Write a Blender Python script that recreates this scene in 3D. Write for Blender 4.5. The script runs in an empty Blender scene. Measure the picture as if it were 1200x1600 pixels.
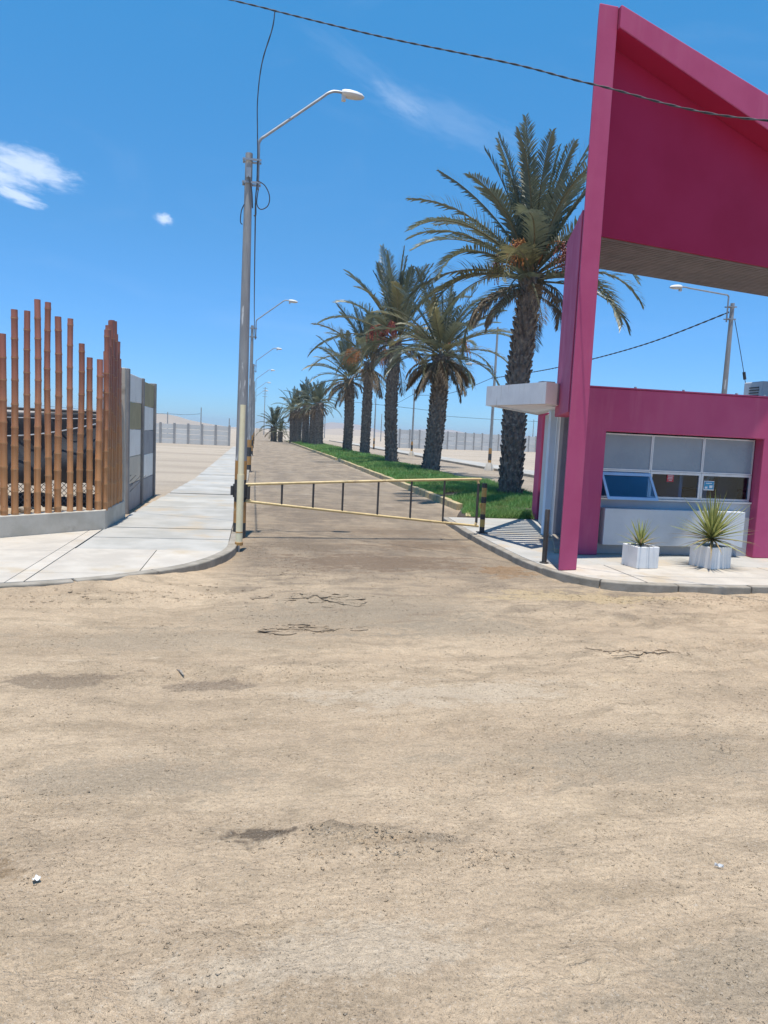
import bpy, math, random
import numpy as np
from mathutils import Vector, Matrix

# ------------------------------------------------------------------ camera, sky, sun, exposure
sc = bpy.context.scene
col = sc.collection
R = math.radians
cam_d = bpy.data.cameras.new('camera')
cam = bpy.data.objects.new('camera', cam_d); col.objects.link(cam)
cam_d.sensor_fit = 'VERTICAL'; cam_d.sensor_height = 24.0
cam_d.lens = 24.0 * 1150 / 1600
cam_d.clip_start = 0.05; cam_d.clip_end = 20000
YAW, PITCH, ROLL = R(-10.098), R(6.056), 0.047
cam.matrix_world = (Matrix.Translation((0, 0, 1.7)) @ Matrix.Rotation(YAW, 4, 'Z') @
                    Matrix.Rotation(math.pi / 2 - PITCH, 4, 'X') @ Matrix.Rotation(ROLL, 4, 'Z'))
sc.camera = cam
SHX, SHY = 0.031, 0.14                      # shadow shift per metre of height
SUN_EL = math.atan2(1, math.hypot(SHX, SHY))
SUN_AZ = math.atan2(-SHX, -SHY)             # clockwise from +Y, direction towards the sun

world = bpy.data.worlds.new('World'); sc.world = world; world.use_nodes = True
SKY_STRENGTH = 0.105
SUN_STRENGTH = 3.9
sun_d = bpy.data.lights.new('sun', 'SUN'); sun_d.energy = SUN_STRENGTH; sun_d.angle = R(0.53)
sun_d.color = (1.0, 0.955, 0.88)
sun = bpy.data.objects.new('sun', sun_d); col.objects.link(sun)
sun.location = (-3, -12, 60)
sun.rotation_euler = Vector((SHX, SHY, -1)).to_track_quat('-Z', 'Y').to_euler()
sc.view_settings.view_transform = 'Standard'; sc.view_settings.look = 'None'
sc.view_settings.exposure = 0.55; sc.view_settings.gamma = 1.0
sc.view_settings.use_curve_mapping = False
sc.cycles.max_bounces = 6; sc.cycles.diffuse_bounces = 3; sc.cycles.glossy_bounces = 3; sc.cycles.transmission_bounces = 4; sc.cycles.volume_bounces = 0; sc.cycles.transparent_max_bounces = 8
sc.cycles.use_denoising = True


class NT:
    """small helper that wires shader nodes"""
    def __init__(s, nt): s.nt = nt
    def n(s, t, **k):
        nd = s.nt.nodes.new(t)
        for a, b in k.items(): setattr(nd, a, b)
        return nd
    def put(s, inp, v):
        if v is None: return
        if isinstance(v, bpy.types.NodeSocket): s.nt.links.new(v, inp)
        else:
            if isinstance(v, (tuple, list)) and inp.type == 'RGBA' and len(v) == 3: v = (*v, 1)
            inp.default_value = v
    def noise(s, vec, scale, detail=4, rough=.55, dist=0.0):
        nd = s.n('ShaderNodeTexNoise'); s.put(nd.inputs['Vector'], vec); nd.inputs['Scale'].default_value = scale
        nd.inputs['Detail'].default_value = detail; nd.inputs['Roughness'].default_value = rough
        nd.inputs['Distortion'].default_value = dist
        return nd.outputs['Fac']
    def voro(s, vec, scale, feat='F1', out='Distance'):
        nd = s.n('ShaderNodeTexVoronoi', feature=feat); s.put(nd.inputs['Vector'], vec); nd.inputs['Scale'].default_value = scale
        return nd.outputs[out]
    def ramp(s, fac, stops):
        nd = s.n('ShaderNodeValToRGB'); e = nd.color_ramp.elements
        while len(e) < len(stops): e.new(0.5)
        for i, (p, c) in enumerate(stops):
            e[i].position = p; e[i].color = (c, c, c, 1) if not isinstance(c, (tuple, list)) else (*c, 1)
        s.put(nd.inputs['Fac'], fac); return nd.outputs['Color']
    def mix(s, fac, a, b, mode='MIX'):
        nd = s.n('ShaderNodeMix', data_type='RGBA', blend_type=mode)
        s.put(nd.inputs[0], fac); s.put(nd.inputs[6], a); s.put(nd.inputs[7], b); return nd.outputs[2]
    def m(s, op, a, b=None, c=None):
        nd = s.n('ShaderNodeMath', operation=op)
        for i, v in enumerate((a, b, c)): s.put(nd.inputs[i], v)
        return nd.outputs[0]
    def mr(s, v, a, b, c=0.0, d=1.0, smooth=True):
        nd = s.n('ShaderNodeMapRange', interpolation_type='SMOOTHSTEP' if smooth else 'LINEAR')
        for i, x in enumerate((v, a, b, c, d)): s.put(nd.inputs[i], x)
        return nd.outputs[0]
    def mapping(s, vec, scale=(1, 1, 1), loc=(0, 0, 0), rot=(0, 0, 0)):
        nd = s.n('ShaderNodeMapping'); s.put(nd.inputs['Vector'], vec)
        nd.inputs['Scale'].default_value = scale; nd.inputs['Location'].default_value = loc; nd.inputs['Rotation'].default_value = rot
        return nd.outputs[0]
    def vm(s, op, a, b=None):
        nd = s.n('ShaderNodeVectorMath', operation=op); s.put(nd.inputs[0], a)
        if b is not None: s.put(nd.inputs[1], b)
        return nd.outputs['Value'] if op in ('DOT_PRODUCT', 'LENGTH', 'DISTANCE') else nd.outputs[0]
    def sep(s, v):
        nd = s.n('ShaderNodeSeparateXYZ'); s.put(nd.inputs[0], v); return nd.outputs
    def bump(s, h, strength=.5, dist=.02, normal=None):
        nd = s.n('ShaderNodeBump'); nd.inputs['Strength'].default_value = strength; nd.inputs['Distance'].default_value = dist
        s.put(nd.inputs['Height'], h)
        if normal is not None: s.put(nd.inputs['Normal'], normal)
        return nd.outputs[0]


# sky: Nishita plus a few clouds placed by direction
W = NT(world.node_tree); world.node_tree.nodes.clear()
sky = W.n('ShaderNodeTexSky', sky_type='NISHITA')
sky.sun_disc = False; sky.sun_elevation = SUN_EL; sky.sun_rotation = SUN_AZ
sky.altitude = 0; sky.air_density = 1.0; sky.dust_density = 0.0; sky.ozone_density = 4.0
wdir = W.n('ShaderNodeTexCoord').outputs['Generated']


def cloud_blob(c, ru, rv, tilt, nscale, warp, lo, hi, seed):
    c = Vector(c).normalized(); r = c.cross(Vector((0, 0, 1))).normalized(); u = r.cross(c)
    r2 = r * math.cos(tilt) + u * math.sin(tilt); u2 = u * math.cos(tilt) - r * math.sin(tilt)
    dv = W.vm('SUBTRACT', wdir, tuple(c))
    a = W.m('DIVIDE', W.vm('DOT_PRODUCT', dv, tuple(r2)), ru); b = W.m('DIVIDE', W.vm('DOT_PRODUCT', dv, tuple(u2)), rv)
    rr = W.m('SQRT', W.m('ADD', W.m('MULTIPLY', a, a), W.m('MULTIPLY', b, b)))
    front = W.vm('DOT_PRODUCT', wdir, tuple(c))
    cv = W.n('ShaderNodeCombineXYZ'); W.put(cv.inputs[0], a); W.put(cv.inputs[1], b); cv.inputs[2].default_value = seed
    nz = W.noise(cv.outputs[0], nscale, 6, .6, .4)
    v = W.m('ADD', rr, W.m('MULTIPLY', W.m('SUBTRACT', nz, .5), warp))
    k = W.mr(v, hi, lo)
    return W.m('MULTIPLY', k, W.m('GREATER_THAN', front, 0.5))


blobs = [cloud_blob((-.262, .925, .281), .056, .020, -.13, 2.3, 1.5, .15, 1.2, 3.0),
         cloud_blob((-.300, .925, .270), .050, .016, -.10, 2.3, 1.4, .15, 1.2, 9.0),
         cloud_blob((-.275, .930, .249), .034, .009, -.25, 1.6, 1.4, .2, 1.1, 15.0),
         cloud_blob((-.118, .962, .247), .012, .008, -.1, 1.5, 1.3, .2, 1.1, 21.0),
         cloud_blob((.36, .80, .62), .22, .012, .15, 2.0, 1.6, .0, 1.2, 33.0)]
wisps = [cloud_blob((.158, .906, .393), .038, .013, -.50, 2.2, 1.8, -.1, 1.3, 5.0),
         cloud_blob((.105, .900, .425), .07, .014, -.50, 2.6, 1.8, -.2, 1.5, 6.5),
         cloud_blob((.215, .900, .375), .09, .020, -.30, 2.6, 1.8, -.2, 1.5, 7.5)]
cm = blobs[0]
for b in blobs[1:]: cm = W.m('MAXIMUM', cm, b)
wm = W.m('ADD', W.m('ADD', W.m('MULTIPLY', wisps[0], .15), W.m('MULTIPLY', wisps[1], .05)), W.m('MULTIPLY', wisps[2], .10))
# a faint veil of high cloud everywhere
veil = W.mr(W.noise(W.mapping(wdir, (2, 2, 7)), 1.6, 5, .6, 1.0), .52, .85, 0, .05)
mask = W.m('MINIMUM', W.m('ADD', W.m('ADD', W.m('MULTIPLY', cm, .62), wm), veil), 1.0)
wz = W.sep(wdir)[2]
tint = W.ramp(wz, [(0.0, (.345, .625, 1.06)), (.10, (.36, .67, 1.05)), (.24, (.38, .79, 1.03)), (.48, (.335, 1.0, 1.20)), (1.0, (.335, 1.0, 1.20))])
skyc = W.mix(1.0, sky.outputs[0], tint, 'MULTIPLY')
wcol = W.mix(mask, skyc, (6.6, 7.3, 8.6))
bg = W.n('ShaderNodeBackground'); W.put(bg.inputs[0], wcol); bg.inputs[1].default_value = SKY_STRENGTH
wo_ = W.n('ShaderNodeOutputWorld'); world.node_tree.links.new(bg.outputs[0], wo_.inputs[0])

# ------------------------------------------------------------------ helpers
random.seed(7); rng = np.random.default_rng(7)
ORI = {}


def tag(o, label=None, cat=None, group=None, kind=None):
    for k, v in (('label', label), ('category', cat), ('group', group), ('kind', kind)):
        if v: o[k] = v
    return o


def thing(name, loc, label, cat, group=None, rz=0):
    o = bpy.data.objects.new(name, None); col.objects.link(o); o.location = loc; o.rotation_euler[2] = rz
    o.empty_display_size = .2; ORI[o] = Vector(loc)
    return tag(o, label, cat, group)


def link(name, me, m, parent=None):
    o = bpy.data.objects.new(name, me); col.objects.link(o)
    if m and not me.materials: me.materials.append(m)
    if parent: o.parent = parent
    return o


class MB:
    def __init__(s): s.v = []; s.f = []; s.mi = []; s.cur = 0
    def add(s, vs, fs):
        b = len(s.v); s.v += [tuple(v) for v in vs]; s.f += [tuple(i + b for i in f) for f in fs]; s.mi += [s.cur] * len(fs)
        return s
    def hexa(s, p):    # 4 bottom (ccw), 4 top
        return s.add(p, [(3, 2, 1, 0), (4, 5, 6, 7), (0, 1, 5, 4), (1, 2, 6, 5), (2, 3, 7, 6), (3, 0, 4, 7)])
    def box(s, x0, x1, y0, y1, z0, z1):
        return s.hexa([(x0, y0, z0), (x1, y0, z0), (x1, y1, z0), (x0, y1, z0), (x0, y0, z1), (x1, y0, z1), (x1, y1, z1), (x0, y1, z1)])
    def prism(s, poly, z0, z1):
        n = len(poly)
        a = sum(poly[i][0] * poly[(i + 1) % n][1] - poly[(i + 1) % n][0] * poly[i][1] for i in range(n))
        if a < 0: poly = poly[::-1]
        vs = [(x, y, z0) for x, y in poly] + [(x, y, z1) for x, y in poly]
        return s.add(vs, [tuple(range(n - 1, -1, -1)), tuple(range(n, 2 * n))] + [(i, (i + 1) % n, n + (i + 1) % n, n + i) for i in range(n)])
    def tube(s, path, r, n=8, caps=True):
        P = [Vector(p) for p in path]; rs = r if isinstance(r, (list, tuple)) else [r] * len(P)
        vs = []; up = None
        for i, p in enumerate(P):
            t = (P[min(i + 1, len(P) - 1)] - P[max(i - 1, 0)])
            t = t.normalized() if t.length > 1e-9 else Vector((0, 0, 1))
            if up is None:
                up = Vector((1, 0, 0)) if abs(t.z) > .7 else Vector((0, 0, 1))
            a = (up - t * up.dot(t)); a = a.normalized() if a.length > 1e-6 else t.orthogonal().normalized()
            up = a; b = t.cross(a)
            for k in range(n):
                q = 2 * math.pi * k / n; vs.append(p + (a * math.cos(q) + b * math.sin(q)) * rs[i])
        fs = [(i * n + k, i * n + (k + 1) % n, (i + 1) * n + (k + 1) % n, (i + 1) * n + k) for i in range(len(P) - 1) for k in range(n)]
        if caps: fs += [tuple(range(n - 1, -1, -1)), tuple(range((len(P) - 1) * n, len(P) * n))]
        return s.add(vs, fs)
    def build(s, name, m, parent=None, smooth=False, bevel=0.0, org=None):
        o3 = Vector(org) if org is not None else (ORI.get(parent, Vector()) if parent else Vector())
        me = bpy.data.meshes.new(name); me.from_pydata([(x - o3.x, y - o3.y, z - o3.z) for x, y, z in s.v], [], s.f)
        ms = m if isinstance(m, (list, tuple)) else [m]
        for q in ms: me.materials.append(q)
        if len(ms) > 1: me.polygons.foreach_set('material_index', s.mi)
        if smooth:
            me.shade_smooth()
            if smooth == 'auto': me.set_sharp_from_angle(angle=R(40))
        o = bpy.data.objects.new(name, me); col.objects.link(o)
        if parent:
            o.parent = parent; ORI[o] = o3
        else:
            o.location = o3; ORI[o] = o3
        if bevel:
            b = o.modifiers.new('edge', 'BEVEL'); b.width = bevel; b.segments = 2; b.limit_method = 'ANGLE'; b.angle_limit = R(50)
        return o


def copy_tree(o, parent=None, loc=None):
    c = o.copy(); col.objects.link(c); c.parent = parent
    for ch in list(o.children): copy_tree(ch, c)
    return c


def np_mesh(name, V, F, m, parent=None, smooth=False, mi=None):
    me = bpy.data.meshes.new(name); V = np.asarray(V, np.float32); F = np.asarray(F, np.int32); k = F.shape[1]
    me.vertices.add(len(V)); me.vertices.foreach_set('co', V.ravel())
    me.loops.add(F.size); me.loops.foreach_set('vertex_index', F.ravel())
    me.polygons.add(len(F)); me.polygons.foreach_set('loop_start', np.arange(0, F.size, k, dtype=np.int32))
    me.update(calc_edges=True)
    for q in (m if isinstance(m, (list, tuple)) else [m]): me.materials.append(q)
    if mi is not None: me.polygons.foreach_set('material_index', np.asarray(mi, np.int32))
    if smooth: me.shade_smooth()
    o = bpy.data.objects.new(name, me); col.objects.link(o)
    if parent: o.parent = parent
    return o


def _hash(ix, iy, seed):
    h = (ix.astype(np.int64) * 374761393 + iy.astype(np.int64) * 668265263 + seed * 1442695041) & 0xffffffff
    h = ((h ^ (h >> 13)) * 1274126177) & 0xffffffff
    return ((h ^ (h >> 16)) & 0xffff) / 65535.0


def vnoise(x, y, seed=0):
    ix = np.floor(x); iy = np.floor(y); fx = x - ix; fy = y - iy
    ux = fx * fx * fx * (fx * (fx * 6 - 15) + 10); uy = fy * fy * fy * (fy * (fy * 6 - 15) + 10)
    a = _hash(ix, iy, seed); b = _hash(ix + 1, iy, seed); c = _hash(ix, iy + 1, seed); d = _hash(ix + 1, iy + 1, seed)
    return (a + (b - a) * ux) * (1 - uy) + (c + (d - c) * ux) * uy - .5


def fbm(x, y, sc_, octv=3, seed=0):
    r = 0; amp = 1; f = 1 / sc_
    for i in range(octv):
        r = r + amp * vnoise(x * f + 17.3 * i, y * f - 9.1 * i, seed + i); amp *= .5; f *= 2.03
    return r


# ------------------------------------------------------------------ materials
MAT = {}


def new_mat(name):
    m = bpy.data.materials.new(name); m.use_nodes = True; m.node_tree.nodes.clear(); t = NT(m.node_tree)
    bs = t.n('ShaderNodeBsdfPrincipled'); o = t.n('ShaderNodeOutputMaterial'); m.node_tree.links.new(bs.outputs[0], o.inputs[0])
    MAT[name] = m
    return m, t, bs


def pm(name, c1, c2=None, scale=6.0, rough=.6, bump=0.0, bscale=40.0, metal=0.0, stretch=(1, 1, 1), rnd=0.0, lo=.35, hi=.65, dirt=None,
       dirt_lo=.55, dirt_hi=.75, dirt_scale=3.0, spec=.5, dirt_stretch=(1, 1, 1), pos=False):
    m, t, bs = new_mat(name)
    v = t.n('ShaderNodeNewGeometry').outputs['Position'] if pos else t.n('ShaderNodeTexCoord').outputs['Object']
    c2 = c2 or tuple(x * .8 for x in c1)
    vs = t.mapping(v, stretch)
    c = t.mix(t.mr(t.noise(vs, scale, 5, .6), lo, hi), c1, c2)
    if dirt: c = t.mix(t.mr(t.noise(t.mapping(v, dirt_stretch, (3.1, 7.7, 1.3)), dirt_scale, 6, .65), dirt_lo, dirt_hi), c, dirt)
    if rnd:
        oi = t.n('ShaderNodeObjectInfo').outputs['Random']
        hs = t.n('ShaderNodeHueSaturation'); t.put(hs.inputs['Color'], c); t.put(hs.inputs['Value'], t.mr(oi, 0, 1, 1 - rnd, 1 + rnd, False)); c = hs.outputs[0]
    t.put(bs.inputs['Base Color'], c)
    t.put(bs.inputs['Roughness'], t.mr(t.noise(v, scale * 2, 3), .3, .7, rough - .06, rough + .06))
    bs.inputs['Metallic'].default_value = metal; bs.inputs['Specular IOR Level'].default_value = spec
    if bump: t.put(bs.inputs['Normal'], t.bump(t.noise(vs, bscale, 5, .65), bump, .01))
    return m


def dirt_material():
    m, t, bs = new_mat('dirt')
    p = t.n('ShaderNodeNewGeometry').outputs['Position']; X, Y, Z = t.sep(p)
    big = t.noise(t.mapping(p, (.55, 1.3, 1)), .55, 5, .6, .6)
    mid = t.noise(t.mapping(p, (1, 2.4, 1)), 1.7, 6, .62, .5)
    fine = t.noise(p, 9, 6, .7)
    grain = t.noise(p, 95, 3, .7)
    grit = t.voro(p, 70)
    c = t.mix(t.mr(big, .36, .66), (.480, .390, .285), (.385, .308, .224))
    c = t.mix(t.mr(mid, .46, .66, 0, .72), c, (.315, .255, .185))
    stk = t.noise(t.mapping(p, (.45, 3.2, 1), (8, 5, 0)), 1.5, 6, .66, .6)
    c = t.mix(t.mr(stk, .52, .68, 0, .6), c, (.30, .24, .172)); c = t.mix(t.mr(stk, .42, .28, 0, .45), c, (.54, .45, .33))
    c = t.mix(t.mr(t.noise(t.mapping(p, (.8, 1.8, 1), (5, 2, 0)), .9, 5, .6), .60, .78, 0, .45), c, (.53, .42, .28))
    c = t.mix(t.mr(t.noise(t.mapping(p, (1, 2.0, 1), (11, 4, 0)), 2.6, 5, .6), .62, .78, 0, .6), c, (.61, .52, .40))
    c = t.mix(t.mr(fine, .35, .7, 0, .5), c, t.mix(1, c, (.72, .72, .74), 'MULTIPLY'))
    c = t.mix(1.0, c, (1.385, 1.285, 1.165), 'MULTIPLY')
    plain = t.mix(t.mr(t.noise(t.mapping(p, (.25, 1, 1)), .35, 5, .6), .4, .62), (.44, .375, .300), (.34, .29, .235))
    c = t.mix(t.mr(Y, 12, 22, 0, .85), c, plain)
    # the worn asphalt of the lane, dusted over towards the forecourt
    inlane = t.m('MULTIPLY', t.mr(X, -.6, .1), t.mr(X, 4.9, 4.3))
    far = t.mr(t.m('ADD', Y, t.m('MULTIPLY', t.m('SUBTRACT', mid, .5), 9)), 5.2, 10.5)
    lane = t.m('MULTIPLY', inlane, far)
    lane2 = t.m('MULTIPLY', t.m('MULTIPLY', t.mr(X, 8.0, 8.5), t.mr(X, 12.8, 12.4)), t.mr(Y, 12, 14, 0, .45))
    asp = t.mix(t.mr(t.noise(t.mapping(p, (1, .35, 1)), 1.6, 6, .65), .38, .66), (.205, .158, .113), (.335, .258, .178))
    asp = t.mix(t.mr(t.noise(p, 120, 2, .8), .55, .7, 0, .75), asp, (.40, .355, .30))
    asp = t.mix(t.mr(t.noise(p, 75, 2, .8), .56, .72, 0, .75), asp, (.10, .085, .07))
    c = t.mix(t.m('MULTIPLY', lane, t.mr(t.noise(t.mapping(p, (1, 2, 1), (2, 9, 0)), 1.3, 6, .65), .22, .55, .25, .95)), c, asp)
    c = t.mix(lane2, c, asp)
    # brown and damp stains with shapes of their own
    def stain(cx, cy, rx, ry, colr, k):
        nonlocal c
        dx = t.m('DIVIDE', t.m('SUBTRACT', X, cx), rx); dy = t.m('DIVIDE', t.m('SUBTRACT', Y, cy), ry)
        d = t.m('SQRT', t.m('ADD', t.m('MULTIPLY', dx, dx), t.m('MULTIPLY', dy, dy)))
        d = t.m('ADD', d, t.m('MULTIPLY', t.m('SUBTRACT', fine, .5), 2.6))
        d = t.m('ADD', d, t.m('MULTIPLY', t.m('SUBTRACT', mid, .5), 3.2))
        c = t.mix(t.mr(d, 1.05, .55, 0, k), c, colr)
    stain(.03, 2.99, .17, .09, (.145, .108, .075), .9)
    stain(-1.2, 4.99, .42, .22, (.235, .175, .120), .75)
    stain(-.18, 4.91, .32, .12, (.23, .17, .12), .7)
    stain(-.98, 2.83, .16, .12, (.26, .175, .10), .8)
    stain(1.7, 9.5, 1.5, .75, (.19, .13, .085), .75); stain(2.3, 12.6, 1.2, .6, (.21, .15, .10), .6); stain(1.3, 15.5, 1.2, 1.6, (.19, .145, .105), .6)
    stain(.9, 6.6, 1.6, .5, (.345, .275, .195), .5); stain(-.6, 5.9, 1.3, .35, (.345, .275, .195), .5); stain(2.2, 3.6, 1.0, .35, (.345, .275, .195), .55); stain(1.75, 1.95, .55, .25, (.345, .275, .195), .6); stain(-.55, 3.55, .6, .25, (.345, .275, .195), .55); stain(.3, 2.2, .5, .2, (.60, .51, .39), .35); stain(1.3, 4.6, 1.0, .25, (.60, .51, .39), .35)
    stain(3.25, 8.95, .45, .5, (.30, .185, .095), .75)
    stain(2.6, 11.0, .9, .5, (.20, .135, .085), .6)
    stain(.9, 10.8, 1.0, .45, (.19, .14, .095), .6)
    stain(1.2, 7.0, 1.1, .7, (.345, .275, .195), .55)
    stain(3.6, 7.55, 1.1, .35, (.56, .42, .24), .75)
    stain(1.9, 6.2, .75, .35, (.345, .275, .195), .6)
    stain(.42, 2.93, .22, .05, (.24, .185, .13), .6); stain(.75, 2.84, .25, .04, (.25, .195, .14), .5)
    cl = t.noise(t.mapping(p, (1, 1.7, 1)), 22, 5, .72, .4)
    c = t.mix(t.mr(cl, .55, .75, 0, .50), c, (.30, .245, .185)); c = t.mix(t.mr(cl, .42, .25, 0, .5), c, (.66, .56, .43))
    c = t.mix(t.mr(grain, .56, .72, 0, .5), c, (.68, .60, .50))
    c = t.mix(t.mr(grain, .45, .28, 0, .7), c, (.15, .12, .09))  # dark grain, deepened with painted shade of tiny pits
    pit_shade = t.noise(t.mapping(p, (1, 1.9, 1), (3, 1, 0)), 46, 4, .75, .3)
    c = t.mix(t.mr(pit_shade, .60, .70, 0, .62), c, (.17, .135, .10))  # shade of small pits between clods, painted into the ground colour
    t.put(bs.inputs['Base Color'], c); bs.inputs['Roughness'].default_value = .93; bs.inputs['Specular IOR Level'].default_value = .2
    # hair cracks, only here and there
    crv = t.n('ShaderNodeTexNoise'); t.put(crv.inputs['Vector'], p); crv.inputs['Scale'].default_value = 3.5; crv.inputs['Detail'].default_value = 5
    wob = t.vm('ADD', t.mapping(p, (1, 1.5, 1)), t.vm('MULTIPLY', crv.outputs['Color'], (.5, .5, 0)))
    ce = t.voro(wob, 1.9, 'DISTANCE_TO_EDGE'); ce2 = t.voro(wob, 6.5, 'DISTANCE_TO_EDGE')
    cmask = t.mr(t.noise(t.mapping(p, (1, 1.6, 1), (1, 7, 0)), .8, 4, .6), .56, .66)
    crack = t.m('MAXIMUM', t.m('MULTIPLY', t.mr(ce, .012, .003), cmask), t.m('MULTIPLY', t.mr(ce2, .03, .008), t.mr(t.noise(t.mapping(p, (1, 1.6, 1), (4, 3, 0)), 1.1, 4, .6), .62, .70)))
    c = t.mix(t.m('MULTIPLY', crack, .14), c, (.17, .135, .10))
    t.put(bs.inputs['Base Color'], c)
    clump = t.noise(t.mapping(p, (1, 1.5, 1)), 26, 5, .7, .5)
    h = t.m('ADD', t.m('MULTIPLY', fine, 1.0), t.m('MULTIPLY', grain, .40))
    h = t.m('ADD', h, t.m('MULTIPLY', clump, .75)); h = t.m('SUBTRACT', h, t.m('MULTIPLY', crack, .25))
    h = t.m('ADD', h, t.m('MULTIPLY', t.mr(grit, .0, .5), .12))
    t.put(bs.inputs['Normal'], t.bump(h, 1.0, .034))
    return m


def make_materials():
    dirt_material()
    pm('concrete_beige', (.52, .47, .40), (.44, .395, .335), 2.2, .85, .25, 60, dirt=(.44, .36, .255), dirt_lo=.49, dirt_hi=.72, dirt_scale=1.3, rnd=.06, pos=True)
    pm('concrete_grey', (.42, .40, .36), (.345, .33, .295), 1.6, .85, .25, 60, dirt=(.42, .35, .26), dirt_lo=.50, dirt_hi=.70, dirt_scale=1.2, rnd=.09, pos=True)
    pm('concrete_kerb', (.34, .30, .245), (.25, .22, .175), 4, .9, .4, 50, dirt=(.20, .17, .13), dirt_scale=5, pos=True)
    pm('concrete_low_wall', (.53, .485, .41), (.44, .40, .33), 3, .88, .3, 60, dirt=(.30, .26, .21), dirt_scale=2.5)
    pm('concrete_pole', (.345, .345, .335), (.25, .25, .25), 3, .8, .2, 60, stretch=(3, 3, .5), dirt=(.62, .62, .60), dirt_lo=.62, dirt_hi=.68, dirt_scale=5, dirt_stretch=(3, 3, .35))
    pm('band_ochre', (.52, .27, .075), (.38, .20, .08), 6, .7, .15, 60, dirt=(.45, .38, .28), dirt_scale=5)
    pm('band_black', (.035, .036, .04), (.06, .06, .06), 6, .65, .1, 60, dirt=(.16, .14, .12), dirt_scale=6)
    pm('post_yellow', (.58, .40, .12), (.46, .31, .10), 8, .6, .1, 60, dirt=(.36, .27, .15), dirt_scale=9)
    pm('gate_yellow', (.66, .50, .24), (.56, .41, .19), 8, .5, .05, 60, dirt=(.34, .24, .13), dirt_scale=7)
    pm('gate_dark', (.045, .045, .045), (.075, .065, .055), 8, .5)
    pm('pipe_cream', (.86, .76, .50), (.80, .69, .43), 5, .5, .05, 60, dirt=(.45, .34, .18), dirt_scale=4, dirt_lo=.6)
    pm('galvanised', (.36, .38, .40), (.30, .32, .34), 8, .5, 0, metal=.5)
    pm('lamp_white', (.72, .72, .70), (.62, .62, .60), 5, .5)
    pm('lamp_glass', (.55, .55, .52), (.48, .48, .46), 5, .2)
    pm('cable', (.035, .04, .05), (.055, .06, .07), 30, .7)
    pm('pink_paint', (.465, .082, .178), (.42, .066, .155), 1.1, .62, .10, 30, spec=.25, dirt=(.47, .105, .19), dirt_lo=.46, dirt_hi=.80, dirt_scale=2.2, dirt_stretch=(2.5, 2.5, .35))
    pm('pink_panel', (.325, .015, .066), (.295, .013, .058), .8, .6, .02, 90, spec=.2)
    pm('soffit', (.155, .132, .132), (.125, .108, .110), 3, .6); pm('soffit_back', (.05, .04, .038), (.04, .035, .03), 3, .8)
    pm('white_paint', (.76, .75, .73), (.68, .67, .66), 2, .7, .12, 70, dirt=(.52, .47, .40), dirt_lo=.55, dirt_hi=.8, dirt_scale=3, dirt_stretch=(4, 4, .5))
    pm('slat_white', (.74, .71, .66), (.66, .63, .58), 3, .7)
    pm('grey_paint', (.40, .43, .47), (.35, .38, .42), 2, .7, .08, 80)
    pm('flank_shade', (.185, .20, .235), (.16, .175, .205), 2, .7)  # darkened tone for the shaded front end of the flank wall
    pm('counter_grey', (.58, .60, .62), (.52, .54, .56), 2, .7, .1, 70, dirt=(.42, .42, .42), dirt_lo=.62, dirt_hi=.8, dirt_scale=3)
    pm('frame_blue', (.46, .60, .74), (.42, .56, .70), 5, .4, metal=.0)
    pm('frame_alu', (.60, .62, .64), (.54, .56, .58), 5, .35, metal=.35)
    pm('frosted', (.25, .30, .345), (.215, .26, .305), 1.5, .25, spec=.45)
    pm('room_wall', (.62, .74, .86), (.56, .69, .82), 1, .9)
    pm('room_dark', (.06, .055, .055), (.09, .08, .08), 3, .8)
    pm('steel_box', (.55, .57, .58), (.5, .52, .53), 5, .5)
    pm('planter_white', (.78, .77, .75), (.68, .67, .65), 3, .75, .0, 60, dirt=(.46, .43, .41), dirt_lo=.62, dirt_hi=.67, dirt_scale=2.6, dirt_stretch=(5, 5, .12))  # upright grey streaks paint leaf shadows as well as worn paint
    pm('soil', (.10, .075, .055), (.06, .045, .035), 20, .95, .6, 60)
    pm('kerb_yellow', (.52, .40, .19), (.40, .31, .18), 5, .85, .3, 60, dirt=(.26, .21, .16), dirt_lo=.48, dirt_hi=.68, dirt_scale=4, rnd=.1, pos=True)
    pm('panel_white', (.86, .82, .75), (.80, .76, .69), 2, .85, .15, 60, dirt=(.52, .48, .42), dirt_scale=2)
    pm('panel_olive', (.42, .35, .20), (.37, .31, .18), 2, .85, .15, 60)
    pm('panel_beige', (.62, .54, .43), (.56, .49, .39), 2, .85, .15, 60)
    pm('panel_grey', (.36, .345, .345), (.31, .30, .30), 2, .85, .2, 60, dirt=(.40, .35, .29), dirt_scale=2)
    pm('panel_post', (.22, .205, .195), (.28, .26, .24), 4, .85, .2, 60)
    pm('precast', (.64, .62, .58), (.56, .545, .51), .6, .9, .2, 20, rnd=.09, dirt=(.36, .33, .29), dirt_scale=.9)
    pm('precast_post', (.36, .35, .34), (.32, .31, .30), 2, .9)
    pm('shade_net', (.018, .020, .026), (.035, .038, .046), 3, .75, .3, 200)
    pm('rope', (.42, .43, .45), (.34, .35, .37), 20, .8)
    pm('wire_mesh', (.10, .10, .11), (.14, .14, .14), 9, .6)
    pm('stone_pale', (.44, .37, .28), (.33, .275, .21), 5, .9, .6, 20, rnd=.12)
    pm('stone', (.36, .29, .215), (.24, .195, .15), 6, .92, .5, 60, dirt=(.5, .42, .32), dirt_scale=9, pos=True)
    pm('crust', (.40, .32, .225), (.28, .225, .165), 6, .93, .6, 60, pos=True)
    pm('trunk', (.215, .180, .150), (.125, .105, .090), 5, .95, .7, 30, dirt=(.38, .33, .265), dirt_lo=.50, dirt_hi=.72, dirt_scale=9)
    pm('frond_rachis', (.17, .155, .085), (.12, .11, .065), 6, .7)
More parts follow.
